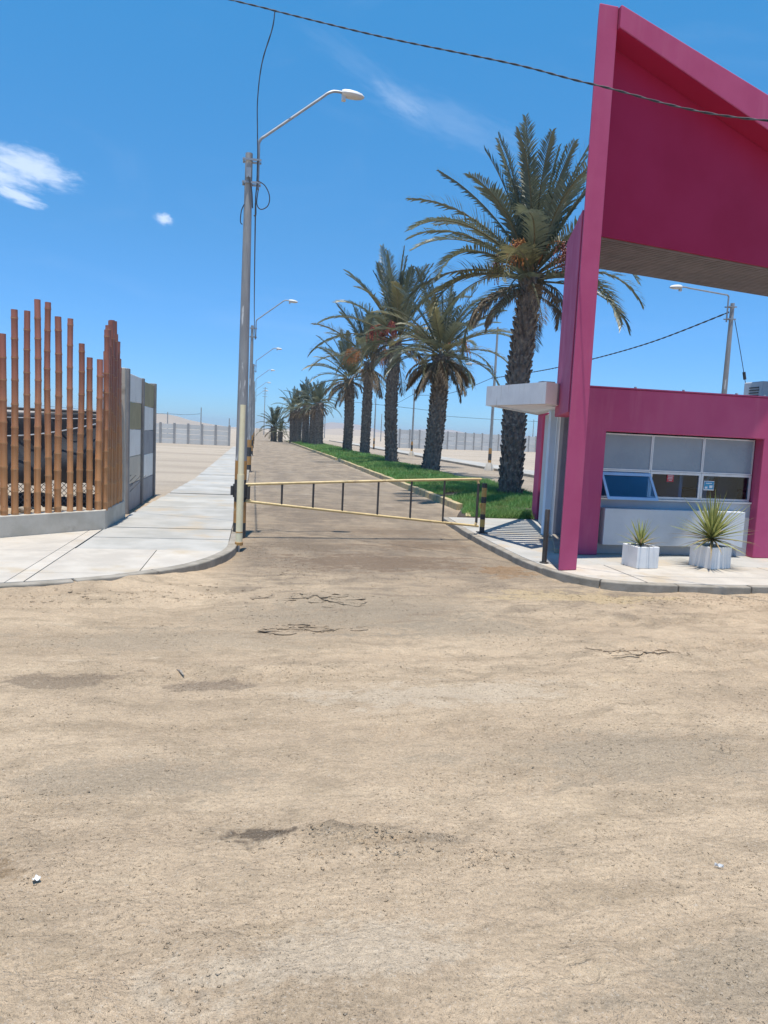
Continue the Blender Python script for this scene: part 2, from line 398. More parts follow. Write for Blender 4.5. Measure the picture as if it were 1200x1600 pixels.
    pm('fruit_stalk', (.42, .15, .05), (.36, .10, .05), 9, .7)
    pm('date_orange', (.38, .18, .035), (.28, .11, .03), 9, .5)
    pm('date_red', (.20, .028, .045), (.13, .02, .035), 9, .5)
    pm('litter_white', (.80, .80, .78), (.7, .7, .68), 9, .7)
    pm('sign_red', (.45, .03, .04), (.40, .028, .035), 3, .5)
    pm('sign_blue', (.02, .22, .40), (.05, .30, .46), 9, .4)
    pm('sign_text', (.78, .76, .74), (.74, .72, .70), 3, .5)
    pm('roof_tar', (.30, .28, .26), (.25, .23, .21), 3, .9)
    pm('weathered_bush', (.07, .085, .05), (.04, .05, .03), 3, .9)
    # leaves: two tones per piece, a little light through them
    def leaf(name, c1, c2, c3, rough=.5, trans=.25, rnd=.16):
        m, t, bs = new_mat(name)
        v = t.n('ShaderNodeTexCoord').outputs['Object']; oi = t.n('ShaderNodeObjectInfo').outputs['Random']
        c = t.mix(t.mr(t.noise(v, 1.6, 5, .6), .35, .65), c1, c2); c = t.mix(t.mr(t.noise(v, 14, 3, .6), .56, .75, 0, .8), c, c3)
        hs = t.n('ShaderNodeHueSaturation'); t.put(hs.inputs['Color'], c); t.put(hs.inputs['Value'], t.mr(oi, 0, 1, 1 - rnd, 1 + rnd, False)); c = hs.outputs[0]
        t.put(bs.inputs['Base Color'], c); bs.inputs['Roughness'].default_value = rough
        tr = t.n('ShaderNodeBsdfTranslucent'); t.put(tr.inputs[0], c); mx = t.n('ShaderNodeMixShader'); mx.inputs[0].default_value = trans
        out = [n for n in m.node_tree.nodes if n.type == 'OUTPUT_MATERIAL'][0]
        m.node_tree.links.new(bs.outputs[0], mx.inputs[1]); m.node_tree.links.new(tr.outputs[0], mx.inputs[2]); m.node_tree.links.new(mx.outputs[0], out.inputs[0])
    leaf('frond_green', (.150, .165, .105), (.105, .125, .085), (.25, .24, .15), .40, .32)
    leaf('frond_olive', (.22, .20, .095), (.16, .155, .08), (.33, .27, .15), .5, .32)
    leaf('frond_dry', (.20, .150, .095), (.13, .10, .072), (.29, .225, .15), .8, .12)
    leaf('yucca_leaf', (.34, .36, .12), (.22, .27, .09), (.52, .48, .22), .45)
    leaf('yucca_dry', (.36, .27, .13), (.28, .21, .11), (.46, .37, .22), .6)
    leaf('grass', (.125, .300, .075), (.19, .27, .075), (.30, .34, .15), .6, .3)
    # bamboo: ochre below, stained redder towards the top
    m, t, bs = new_mat('bamboo')
    p = t.n('ShaderNodeNewGeometry').outputs['Position']; ob = t.n('ShaderNodeTexCoord').outputs['Object']; oi = t.n('ShaderNodeObjectInfo').outputs['Random']
    z = t.sep(p)[2]
    c = t.mix(t.mr(t.m('ADD', z, t.m('MULTIPLY', t.m('SUBTRACT', t.noise(ob, 2.5, 4), .5), .9)), 1.0, 2.7), (.46, .215, .085), (.345, .130, .088))
    c = t.mix(t.mr(t.noise(t.mapping(ob, (14, 14, .7)), 3, 5, .6), .45, .7, 0, .5), c, (.30, .125, .05))
    c = t.mix(t.mr(t.noise(ob, 22, 4, .6), .62, .75, 0, .5), c, (.12, .055, .03))
    hs = t.n('ShaderNodeHueSaturation'); t.put(hs.inputs['Color'], c); t.put(hs.inputs['Value'], t.mr(oi, 0, 1, .82, 1.18, False))
    t.put(bs.inputs['Base Color'], hs.outputs[0]); bs.inputs['Roughness'].default_value = .42
    pm('bamboo_node', (.50, .30, .14), (.38, .21, .09), 9, .55)
    # window glass
    m, t, bs = new_mat('glass')
    g1 = t.n('ShaderNodeBsdfTransparent'); g1.inputs[0].default_value = (.62, .76, .88, 1)
    g2 = t.n('ShaderNodeBsdfGlossy'); g2.inputs['Roughness'].default_value = .03
    fr = t.n('ShaderNodeFresnel'); fr.inputs[0].default_value = 1.42
    mx = t.n('ShaderNodeMixShader'); t.put(mx.inputs[0], fr.outputs[0])
    out = [n for n in m.node_tree.nodes if n.type == 'OUTPUT_MATERIAL'][0]
    m.node_tree.links.new(g1.outputs[0], mx.inputs[1]); m.node_tree.links.new(g2.outputs[0], mx.inputs[2]); m.node_tree.links.new(mx.outputs[0], out.inputs[0])
    # desert hills
    pm('hill_sand', (.37, .31, .255), (.31, .265, .22), .012, .95, pos=True, lo=.3, hi=.7)
    pm('hill_rock', (.36, .30, .255), (.30, .25, .215), .004, .95, pos=True, lo=.3, hi=.7)


make_materials()
M = MAT

# ------------------------------------------------------------------ ground, road
ROAD_X0, ROAD_X1, ROAD_Y0 = -0.20, 4.66, 9.6
R2_X0, R2_X1 = 8.2, 12.66
SPOTS = [(.70, 7.25, .62, .22, .030), (.42, 6.22, .40, .12, .022), (3.12, 5.45, .40, .12, .026), (.38, 2.94, .26, .07, .040),
         (.66, 2.86, .26, .05, .032), (.97, 2.68, .15, .05, .045), (.52, 2.76, .36, .05, .026), (-1.6, 7.3, 1.2, .18, .025), (2.05, 6.05, .5, .05, .016)]


def height(x, y):
    d = np.hypot(x, y)
    near = np.clip(1 - (d - 8) / 22, 0, 1)
    lane = np.clip((y - 8.5) / 2.0, 0, 1) * (x > -1) * (x < 13)
    a = .038 * fbm(x, y * 1.4, 2.6, 3, 3) + .017 * fbm(x, y * 1.5, .55, 3, 11) + .016 * fbm(x, y, .15, 3, 23)
    rid = np.maximum(0, .32 - np.abs(fbm(x + .3 * fbm(x, y, .6, 2, 8), y * 1.7, .45, 3, 31))) * .045      # little broken ridges
    rid = rid * np.clip(fbm(x, y, 1.7, 2, 41) * 3.0, 0, 1)
    h = (a + rid) * (1 - .72 * lane)
    for cx, cy, rx, ry, k in SPOTS:
        g = np.exp(-((x - cx) / rx) ** 2 - ((y - cy) / ry) ** 2)
        h = h + g * (k * .4 + k * 1.7 * np.abs(fbm(x, y * 1.6, .16, 3, 57)))
    # dirt banked against the left kerb and thrown up by tyres
    yk = np.interp(x, [-9, -5, -3.2, -2.38, -1.62, -1.06, -.66, -.40], [6.7, 7.05, 7.22, 7.40, 7.72, 8.16, 8.62, 9.16])
    h = h + (.058 + .05 * fbm(x, y, .4, 2, 91)) * np.exp(-((y - yk - .03) / .22) ** 2) * np.clip((-x - .35) / .8, 0, 1)
    yk2 = 7.66 - .0 * x
    h = h + (.030 + .05 * fbm(x, y, .5, 2, 93)) * np.exp(-((y - yk2) / .18) ** 2) * np.clip((x - 4.2) / .8, 0, 1)
    # wheel tracks crossing the forecourt
    for y0, sl in ((5.6, .04), (4.15, .03), (6.65, -.02), (3.35, .12), (5.05, .05)):
        u = (y - y0 - sl * x + .15 * np.sin(x * .7)) / .16
        h = h - (.016 + .006 * np.sign(np.sin((x - y * .4) * 42))) * np.exp(-u ** 4) * (1 - lane) * np.clip(.55 + 1.6 * fbm(x, y, 1.2, 2, 61), 0, 1)
    far = np.clip((d - 60) / 200, 0, 1)
    return h * near - .03 * (1 - near) * 0 + far * 0


def build_ground():
    xs = np.concatenate([[-5000, -2500, -1200, -600, -300, -150, -80, -45, -28, -18, -13, -10, -8, -6.5], np.arange(-5.4, ROAD_X0 - .001, .026),
                         np.arange(ROAD_X0, ROAD_X1 - .001, .0243), np.arange(ROAD_X1, 7.6, .03), [7.8, R2_X0], np.arange(R2_X0 + .3, R2_X1 - .05, .3),
                         [R2_X1, 13.2, 14, 15.5, 17.5, 20, 25, 32, 45, 70, 120, 220, 400, 800, 1600, 3200, 5000]])
    ys = [-3000., -1000, -300, -100, -40, -18, -9, -5, -3, -1.8, -.8, 0]
    y = .4
    while y < 1.6: ys.append(y); y += .1
    while y < 9.55: ys.append(y); y += max(.0125, .0062 * y)
    ys.append(ROAD_Y0); y = ROAD_Y0 + .06
    while y < 40: ys.append(y); y += .0068 * y
    while y < 160: ys.append(y); y += .06 * y
    ys += [160., 200, 300, 500, 900, 1600, 3000, 6000]
    ys = np.array(sorted(set(ys)))
    Xg, Yg = np.meshgrid(xs, ys); Zg = height(Xg, Yg)
    nx, ny = len(xs), len(ys); V = np.stack([Xg, Yg, Zg], -1).reshape(-1, 3)
    i = np.arange(nx - 1)[None, :] + np.arange(ny - 1)[:, None] * nx
    F = np.stack([i, i + 1, i + nx + 1, i + nx], -1).reshape(-1, 4)
    cx = ((xs[:-1] + xs[1:]) / 2)[None, :].repeat(ny - 1, 0).ravel(); cy = ((ys[:-1] + ys[1:]) / 2)[:, None].repeat(nx - 1, 1).ravel()
    r1 = (cx > ROAD_X0) & (cx < ROAD_X1) & (cy > ROAD_Y0) & (cy < 160); r2 = (cx > R2_X0) & (cx < R2_X1) & (cy > ROAD_Y0) & (cy < 160)
    for nm, sel in (('ground', ~(r1 | r2)), ('road', r1), ('side_road', r2)):
        Fs = F[sel]; u, inv = np.unique(Fs, return_inverse=True)
        o = np_mesh(nm, V[u], inv.reshape(-1, 4), M['dirt'], smooth=True); tag(o, kind='structure')


build_ground()


def ground_z(x, y): return float(height(np.array([x], float), np.array([y], float))[0])


def clip(poly, a, b, c):          # keep a*x+b*y <= c
    out = []
    for i in range(len(poly)):
        p, q = poly[i], poly[(i + 1) % len(poly)]
        dp, dq = a * p[0] + b * p[1] - c, a * q[0] + b * q[1] - c
        if dp <= 0: out.append(p)
        if dp * dq < 0:
            k = dp / (dp - dq); out.append((p[0] + (q[0] - p[0]) * k, p[1] + (q[1] - p[1]) * k))
    return out


def split(polys, a, b, c, gap=.010):
    o = []
    for p in polys:
        for q in (clip(p, a, b, c - gap), clip(p, -a, -b, -c - gap)):
            if len(q) >= 3: o.append(q)
    return o


def catmull(pts, k=6):
    out = []
    P = [Vector(p) for p in pts]
    for i in range(len(P) - 1):
        p0, p1, p2, p3 = P[max(i - 1, 0)], P[i], P[i + 1], P[min(i + 2, len(P) - 1)]
        for j in range(k):
            t = j / k
            out.append(.5 * ((2 * p1) + (p2 - p0) * t + (2 * p0 - 5 * p1 + 4 * p2 - p3) * t * t + (3 * p1 - p0 - 3 * p2 + p3) * t ** 3))
    out.append(P[-1])
    return out


def slab(parent, poly, z0, z1, m, bevel=.005):
    mb = MB(); mb.prism(poly, z0, z1); return mb.build('slab', m, parent, bevel=bevel)


def inset_kerb(parent, line, w, z0, z1, m, name='kerb'):
    """closed kerb strip of width w on the left-hand side of an XY polyline"""
    L = [Vector((p[0], p[1])) for p in line]; A, B = [], []
    for i, p in enumerate(L):
        t = (L[min(i + 1, len(L) - 1)] - L[max(i - 1, 0)]).normalized(); n = Vector((-t.y, t.x)); A.append(p); B.append(p + n * w)
    mb = MB(); n = len(L)
    vs = [(p.x, p.y, z0) for p in A] + [(p.x, p.y, z0) for p in B] + [(p.x, p.y, z1) for p in A] + [(p.x, p.y, z1) for p in B]
    fs = []
    for i in range(n - 1):
        fs += [(i, i + 1, 2 * n + i + 1, 2 * n + i), (n + i + 1, n + i, 3 * n + i, 3 * n + i + 1), (2 * n + i, 2 * n + i + 1, 3 * n + i + 1, 3 * n + i), (i + 1, i, n + i, n + i + 1)]
    fs += [(0, 2 * n, 3 * n, n), (n - 1, 2 * n - 1, 4 * n - 1, 3 * n - 1)]
    # cut the strip into kerbstones about a metre long
    dist = [0.0]
    for i in range(1, n): dist.append(dist[-1] + (L[i] - L[i - 1]).length)
    def at(Q, d_):
        for i in range(n - 1):
            if dist[i + 1] >= d_ - 1e-9: return Q[i].lerp(Q[i + 1], (d_ - dist[i]) / max(1e-9, dist[i + 1] - dist[i]))
        return Q[-1]
    step = .92; d0 = 0.0
    while d0 < dist[-1] - .05:
        d1 = min(d0 + step * (1 if d0 < 40 else 6), dist[-1]); ks = [d0 + .006] + [x_ for x_ in dist if d0 + .03 < x_ < d1 - .03] + [d1 - .006]; k = MB(); q = len(ks); zz = z1 + random.uniform(-.007, .002)
        PA = [at(A, x_) for x_ in ks]; PB = [at(B, x_) for x_ in ks]; j = random.uniform(-.006, .006)
        vs = [(p.x + j, p.y + j, z0) for p in PA] + [(p.x, p.y, z0) for p in PB] + [(p.x + j, p.y + j, zz) for p in PA] + [(p.x, p.y, zz) for p in PB]; fs = []
        for i in range(q - 1):
            fs += [(i, i + 1, 2 * q + i + 1, 2 * q + i), (q + i + 1, q + i, 3 * q + i, 3 * q + i + 1), (2 * q + i, 2 * q + i + 1, 3 * q + i + 1, 3 * q + i), (i + 1, i, q + i, q + i + 1)]
        fs += [(0, 2 * q, 3 * q, q), (q - 1, 2 * q - 1, 4 * q - 1, 3 * q - 1)]
        k.add(vs, fs); k.build('kerbstone', m, parent, bevel=.014); d0 = d1
    return None, [(p.x, p.y) for p in B]


# left pavement: rounded corner of beige slabs, then a grey strip along the lane
def left_pavement():
    root = bpy.data.objects.new('pavement', None); col.objects.link(root); root['kind'] = 'structure'; ORI[root] = Vector()
    zt = .10
    edge = [(-9.0, 6.7), (-5.0, 7.05), (-3.2, 7.22), (-2.38, 7.40), (-1.62, 7.72), (-1.06, 8.16), (-.66, 8.62), (-.40, 9.16), (-.24, 9.78), (-.2, 10.5)]
    edge = [(p.x, p.y) for p in catmull([(x, y, 0) for x, y in edge], 5)] + [(-.2, 14), (-.2, 30), (-.2, 90)]
    kb, inner = inset_kerb(root, edge, .13, -.12, zt, M['concrete_kerb'])
    cut = [p for p in inner if p[1] < 9.62 and p[0] > -9] + [(-.33, 9.62)]
    inner_c = [(x - .004 * 0, y) for x, y in cut]
    corner = inner_c + [(-2.2, 9.62), (-2.2, 11.34), (-3.3, 10.28), (-9.0, 4.9 + 4.0)]
    corner = inner_c + [(-2.2, 9.62), (-2.2, 11.36), (-3.31, 10.31), (-4.36, 9.32), (-9.0, 9.32)]
    polys = [corner]
    # split by clipping (works for this star-shaped outline after cutting at x = -2.2)
    left = clip(inner_c + [(-2.2, 9.62)] + [(-2.2, 11.36), (-3.31, 10.31), (-4.36, 9.32), (-9.0, 9.32)], 1, 0, -2.206)
    right = clip(inner_c + [(-2.2, 9.62)], -1, 0, 2.194)
    for p in (left, right): mbb = MB(); mbb.prism(p, -.1, zt - .014); mbb.build('joint_bed', M['concrete_kerb'], root)
    polys = split([right], 0, 1, 8.05, .006) ; polys = split(polys, 1, 0, -1.2, .005)
    pl = split([left], 0, 1, 8.0, .006); pl = split(pl, 0, 1, 9.42, .006); pl = split(pl, 1, 0, -2.36, .004); pl = split(pl, 1, 0, -5.0, .005)
    for p in polys + pl: slab(root, p, zt - .0142, zt - .002, M['concrete_beige'], .003)
    y = 9.632; k = 0
    while y < 60:
        L = 1.02 if y < 34 else 3.1
        xl = -2.19 + .40 * min(1, max(0, (y - 11) / 11))
        s_ = slab(root, [(xl, y), (-.334, y), (-.334, y + L - .026), (xl, y + L - .026)], -.1, zt + random.uniform(-.016, .004), M['concrete_grey'])
        y += L; k += 1


left_pavement()


# forecourt of the kiosk
def right_apron():
    root = bpy.data.objects.new('forecourt_pavement', None); col.objects.link(root); root['kind'] = 'structure'; ORI[root] = Vector()
    zt = .10
    e = [(14.0, 7.62), (9.0, 7.66), (6.07, 7.71), (5.0, 7.76), (4.3, 7.88), (3.92, 8.10), (3.72, 8.50), (3.62, 8.95), (3.57, 9.6)]
    e = [(p.x, p.y) for p in catmull([(x, y, 0) for x, y in e], 5)] + [(3.57, 11.0), (3.61, 12.44), (3.73, 14.3)]
    e = e[::-1]      # along the lane towards the camera, then right
    kb, inner = inset_kerb(root, e, .12, -.12, zt, M['concrete_kerb'])
    pts = [p for p in inner]
    outline = pts + [(14.0, 14.26)] + [(inner[0][0], 14.26)]
    polys = [clip(clip(outline, 0, -1, -9.06), 1, 0, 30), ]
    front = clip(outline, 0, 1, 9.05)
    grey = polys
    grey = split(grey, 0, 1, 11.1); grey = split(grey, 0, 1, 12.7)
    for p in grey: slab(root, p, -.1, zt - .003, M['concrete_grey'], .006)
    fr = split([front], 0, 1, 8.28)
    for xx in (4.62, 6.9, 9.2): fr = split(fr, 1, 0, xx)
    for p in fr: slab(root, p, -.1, zt - .002, M['concrete_beige'], .006)


right_apron()

# far pavement beyond the second lane
root = bpy.data.objects.new('far_pavement', None); col.objects.link(root); root['kind'] = 'structure'; ORI[root] = Vector()
inset_kerb(root, [(12.68, 130), (12.68, 12)], .14, -.1, .13, M['concrete_kerb'])
yy = 12.0
while yy < 120:
    slab(root, [(12.83, yy), (14.6, yy), (14.6, yy + 2.98), (12.83, yy + 2.98)], -.1, .128, M['concrete_grey']); yy += 3.0


# ------------------------------------------------------------------ median with kerbstones and grass
def median_xl(y): return 4.68 if y < 42 else 4.68 - .010 * (y - 42)
def median_xr(y): return 8.15 - .006 * max(0, y - 25)


def build_median():
    root = bpy.data.objects.new('median', None); col.objects.link(root); root['kind'] = 'structure'; ORI[root] = Vector()
    # soil bed, gently mounded
    ys = np.concatenate([np.arange(14.3, 45, .5), np.arange(45, 108, 2.0)]); us = np.linspace(0, 1, 9)
    V = []; F = []
    for y in ys:
        for u in us:
            x0 = max(median_xl(y), 4.78 + max(0, (15.8 - y) * -.05)) + .13; x1 = median_xr(y) - .02
            if y < 16.4: x0 = 4.05 + (y - 14.3) * .33
            x = x0 + (x1 - x0) * u; V.append((x, y, .10 + .10 * math.sin(math.pi * u) * min(1, (y - 14.2) / 2) + .02 * math.sin(x * 3 + y)))
    n = len(us)
    for j in range(len(ys) - 1):
        for i in range(n - 1): F.append((j * n + i, j * n + i + 1, (j + 1) * n + i + 1, (j + 1) * n + i))
    # skirt
    b = len(V); m = len(ys)
    for j in range(m): V.append((V[j * n][0], V[j * n][1], -.1))
    for j in range(m - 1): F.append((j * n, (j + 1) * n, b + j + 1, b + j))
    b2 = len(V)
    for i in range(n): V.append((V[i][0], V[i][1], -.1))
    for i in range(n - 1): F.append((i + 1, i, b2 + i, b2 + i + 1))
    mb = MB(); mb.add(V, F); mb.build('soil_bed', M['soil'], root, smooth=True)
    # kerbstones
    def stone(x, y, ang, L, w=.15, h=.17):
        c, s = math.cos(ang), math.sin(ang); mb = MB(); j = random.uniform(-.01, .01)
        q = [(0, 0), (w, 0), (w, L - .015), (0, L - .015)]
        mb.prism([(x + j + a * c + b_ * s, y - a * s + b_ * c) for a, b_ in q], -.06, h + random.uniform(-.012, .008)); mb.build('kerbstone', M['kerb_yellow'], root, bevel=.015)
    y = 16.6
    while y < 41.5: stone(median_xl(y), y, 0, .98); y += .98
    y = 43.6
    while y < 106: stone(median_xl(y), y, -.010, 1.96); y += 1.96
    # return at the near end
    for k in range(3):
        t = k / 3; stone(4.70 - .62 * t - .05, 16.6 - 2.2 * t - .75, .29, .74, .12, .125 )
    y = 15.0
    while y < 106:
        L = 2.0; stone(median_xr(y), y, 0, L, .12, .15); y += L
    # grass: many blades
    def blades(n, y0, y1, hgt, wid):
        y = y0 + (y1 - y0) * rng.random(n) ** 1.15; u = rng.random(n)
        xl = np.where(y < 16.4, 4.12 + (y - 14.3) * .33, np.array([median_xl(v) for v in y]) + .15); xr = np.array([median_xr(v) for v in y]) - .03
        x = xl + (xr - xl) * u
        dens = fbm(x, y, 1.3, 3, 77); keep = dens > -.27 - .12 * rng.random(n); x, y, u, dens = x[keep], y[keep], u[keep], dens[keep]; n = len(x)
        z = .09 + .10 * np.sin(np.pi * u) * np.minimum(1, (y - 14.2) / 2)
        a = rng.random(n) * 2 * np.pi; h = hgt * (.45 + .75 * rng.random(n)) * (1 + .9 * dens); w = wid * (.6 + .8 * rng.random(n))
        lean = h * (.25 + .7 * rng.random(n)); b = rng.random(n) * 2 * np.pi
        P0 = np.stack([x - np.cos(a) * w, y - np.sin(a) * w, z], 1); P1 = np.stack([x + np.cos(a) * w, y + np.sin(a) * w, z], 1)
        P2 = np.stack([x + np.cos(b) * lean, y + np.sin(b) * lean, z + h], 1)
        return np.stack([P0, P1, P2], 1).reshape(-1, 3)
    V = np.concatenate([blades(70000, 14.3, 26, .125, .008), blades(45000, 24, 46, .15, .013), blades(30000, 44, 100, .20, .03)])
    o = np_mesh('grass', V, np.arange(len(V)).reshape(-1, 3), M['grass'])
    tag(o, 'bright green lawn grass covering the palm median', 'grass', kind='stuff')


build_median()

# ------------------------------------------------------------------ hills on the skyline
def ridge(name, pts, depth, m, label):
    V = []; F = []; K = 7; top = catmull([(x, y, z) for x, y, z in pts], 8)
    n = len(top)
    for k in range(K + 1):
        t = k / K
        prof = math.sin(math.pi * t) ** 1.3
        for i, p in enumerate(top):
            nz = 1 + .22 * float(vnoise(np.array([p.x * .02 + t * 3.1]), np.array([t * 5.0 + p.y * .001]), 5)[0]) * (1 if 0 < k < K else 0)
            V.append((p.x * (1 + (t - .5) * depth / p.y), p.y + (t - .5) * depth, -2 + (p.z + 2) * prof * nz if k != K // 2 else p.z))
    for k in range(K):
        for i in range(n - 1): F.append((k * n + i, k * n + i + 1, (k + 1) * n + i + 1, (k + 1) * n + i))
    mb = MB(); mb.add(V, F); o = mb.build(name, m, smooth=True); return tag(o, kind='structure')


ridge('hill', [(-420, 600, 5), (-300, 600, 6), (-200, 600, 8), (-130, 600, 9), (-72, 600, 9.0), (-50, 600, 5.0), (-28, 600, 2.2), (0, 600, 0), (20, 600, -2)], 160, M['hill_sand'], '')
ridge('mountain', [(40, 3000, 0), (150, 3000, 6), (230, 3000, 14), (290, 3000, 36), (330, 3000, 37), (411, 3000, 33), (470, 3000, 22), (520, 3000, 12), (580, 3000, 16), (640, 3000, 24), (762, 3000, 30),
                    (830, 3000, 27), (900, 3000, 16), (1000, 3000, 8), (1160, 3000, 5), (1500, 3000, 14), (2200, 3000, 40), (3000, 3000, 30)], 700, M['hill_rock'], '')
ridge('hill', [(24, 420, -2), (34, 420, 1.6), (46, 420, 3.4), (62, 420, 3.0), (84, 420, 1.2), (110, 420, .6), (150, 420, 1.2), (220, 420, 2.0), (300, 420, -2)], 120, M['hill_sand'], '')


# ------------------------------------------------------------------ kiosk
GZ = .10
WY = 9.85


def build_kiosk():
    root = thing('kiosk', (6.2, 11.5, GZ), 'single-storey pink gate kiosk with ticket windows beside two white planters', 'kiosk')
    X0, X1, X2, X3 = 4.60, 4.915, 7.43, 9.7
    mb = MB()
    wy = WY + .24
    u = [(X0, GZ), (X1, GZ), (X1, 1.885), (X2, 1.885), (X2, GZ), (X3, GZ), (X3, 2.49), (X0, 2.49)]; nu = len(u)
    mb.add([(x, WY, z) for x, z in u] + [(x, wy, z) for x, z in u], [tuple(range(nu)), tuple(range(2 * nu - 1, nu - 1, -1))] + [((i + 1) % nu, i, nu + i, nu + (i + 1) % nu) for i in range(nu)])
    mb.prism([(X0 + .004, wy + .003), (X0 + .22, wy + .003), (X0 + .80, 11.7), (X0 + .60, 11.7)], GZ, 2.44)
    mb.box(X3 - .2, X3 - .004, wy + .003, 14.2, GZ, 2.47)
    mb.box(6.1, X3 - .203, 14.02, 14.2, GZ, 2.47)
    mb.build('wall', M['pink_paint'], root, bevel=.012)
    mb = MB(); mb.prism([(X0 + .12, wy + .02), (X3 - .22, wy + .02), (X3 - .22, 13.98), (5.55, 13.98), (X0 + .75, 11.75)], 2.30, 2.40); mb.build('roof', M['roof_tar'], root)
    cap = MB(); cap.box(X0 - .012, X3 + .012, WY - .014, wy + .014, 2.493, 2.512); cap.build('coping', M['pink_paint'], root)
    for x in (5.3, 6.05, 6.9, 7.35):
        c = MB(); c.box(x, x + .022, WY - .006, WY + .03, 2.513, 2.533); c.build('roof_clip', M['lamp_white'], root)
    # apron below the windows
    mb = MB(); mb.box(X1 + .003, X2 - .003, WY + .16, wy - .01, GZ, .90); mb.build('sill_wall', M['grey_paint'], root)
    mb = MB(); mb.box(X1 + .075, X2 - .19, WY + .0, WY + .155, .25, .785); mb.build('counter_panel', M['counter_grey'], root, bevel=.008)
    mb = MB(); mb.box(X1 + .01, X2 - .01, WY + .13, wy - .03, .903, .925); mb.build('sill', M['frame_alu'], root)
    # room behind the glass
    mb = MB(); mb.box(X1, X3 - .25, 11.90, 12.0, GZ, 2.28); mb.build('back_wall', M['room_wall'], root)
    mb = MB(); mb.box(X1 - .0, X3 - .25, wy + .05, 11.88, GZ + .005, GZ + .03); mb.build('floor_slab', M['roof_tar'], root)
    mb = MB(); mb.box(6.42, 6.47, wy + .25, 11.88, GZ + .04, 2.28); mb.build('partition', M['room_wall'], root)
    mb = MB(); mb.box(6.9, 8.6, 11.2, 11.7, GZ + .04, 1.02); mb.build('desk', M['room_dark'], root)
    mb = MB(); mb.box(7.16, 7.42, 10.95, 10.99, 1.13, 1.42); mb.box(7.14, 7.45, 10.93, 10.99, .88, 1.06); mb.build('wall_board', M['sign_red'], root)
    mb = MB(); mb.tube([(6.98, 10.55, .5), (6.98, 10.55, 1.0), (6.96, 10.52, 1.20), (7.01, 10.50, 1.28), (7.08, 10.48, 1.25)], [.05, .05, .045, .05, .03], 10); mb.build('figurine', M['counter_grey'], root, smooth=True)
    mb = MB(); mb.box(7.50, 7.85, 10.95, 10.99, .6, 1.75); mb.build('curtain', M['counter_grey'], root)
    # window frames
    fy0, fy1 = WY + .175, WY + .215
    xs = [X1 + .02, 5.745, 6.575, X2 - .02]; zt, zm, zb = 1.865, 1.335, .93
    def frame(x0, x1, z0, z1, w, m, y0=fy0, y1=fy1):
        mb = MB(); mb.box(x0, x1, y0, y1, z0, z0 + w); mb.box(x0, x1, y0, y1, z1 - w, z1); mb.box(x0, x0 + w, y0, y1, z0 + w, z1 - w); mb.box(x1 - w, x1, y0, y1, z0 + w, z1 - w)
        return mb
    for i in range(3):
        a, b = xs[i] + .002, xs[i + 1] - .002
        w = frame(a, b, zm + .002, zt, .018, None).build('window', M['frame_alu'], root)
        p = MB(); p.box(a + .018, b - .018, fy0 + .014, fy0 + .022, zm + .02, zt - .018); p.build('pane', M['frosted'], w)
        if i > 0:
            w = frame(a, b, zb, zm - .002, .034, None).build('window', M['frame_alu'], root)
            p = MB(); p.box(a + .034, b - .034, fy0 + .014, fy0 + .020, zb + .034, zm - .036); p.build('pane', M['glass'], w)
            if i == 1:      # red notice with white lines stuck on the glass
                s = MB(); s.box(6.02, 6.13, fy0 + .006, fy0 + .011, 1.19, 1.295); s.build('notice', M['sign_red'], w)
                s = MB()
                for k, (lx, lw) in enumerate(((.012, .09), (.02, .07), (.012, .085), (.03, .05))): s.box(6.02 + lx, 6.02 + lx + lw, fy0 + .003, fy0 + .0055, 1.275 - k * .022, 1.282 - k * .022)
                s.build('notice_lettering', M['sign_text'], w)
            else:
                s = MB(); s.box(6.63, 6.80, fy0 + .006, fy0 + .011, 1.085, 1.225); s.build('notice', M['sign_text'], w)
                s = MB(); s.box(6.637, 6.793, fy0 + .002, fy0 + .0055, 1.10, 1.215); s.build('notice_picture', M['sign_blue'], w)
                s = MB(); s.box(6.66, 6.76, fy0 - .001, fy0 + .0015, 1.185, 1.195); s.box(6.72, 6.77, fy0 - .001, fy0 + .0015, 1.12, 1.16); s.box(6.65, 6.69, fy0 - .001, fy0 + .0015, 1.11, 1.14); s.build('notice_lettering', M['sign_text'], w)
    # awning sash on the left, pushed out at the bottom
    a, b = xs[0] + .01, xs[1] - .0
    fx = frame(a, b - .002, zb, zm - .002, .02, None); fx.build('window_frame', M['frame_alu'], root)
    ty, by = fy0 - .006, WY - .11
    def P(x, t, o=0.0):   # t 0 top .. 1 bottom, o outward
        z = zm - .03 + (zb + .005 - (zm - .03)) * t; y = ty + (by - ty) * t
        return (x, y - o * .9, z - o * .35)
    sash = MB()
    def bar(x0, x1, t0, t1):
        q = [P(x0, t0), P(x1, t0), P(x1, t1), P(x0, t1)]; r = [P(x0, t0, .028), P(x1, t0, .028), P(x1, t1, .028), P(x0, t1, .028)]
        sash.add(q + r, [(0, 1, 2, 3), (7, 6, 5, 4), (0, 4, 5, 1), (1, 5, 6, 2), (2, 6, 7, 3), (3, 7, 4, 0)])
    a += .006; b -= .008
    bar(a, b, 0, .1); bar(a, b, .9, 1); bar(a, a + .036, .1, .9); bar(b - .036, b, .1, .9)
    w = sash.build('window_sash', M['frame_blue'], root)
    p = MB(); q = [P(a + .036, .1, .01), P(b - .036, .1, .01), P(b - .036, .9, .01), P(a + .036, .9, .01)]; r = [P(a + .036, .1, .016), P(b - .036, .1, .016), P(b - .036, .9, .016), P(a + .036, .9, .016)]
    p.add(q + r, [(0, 1, 2, 3), (7, 6, 5, 4), (0, 4, 5, 1), (1, 5, 6, 2), (2, 6, 7, 3), (3, 7, 4, 0)]); p.build('pane', M['glass'], w)
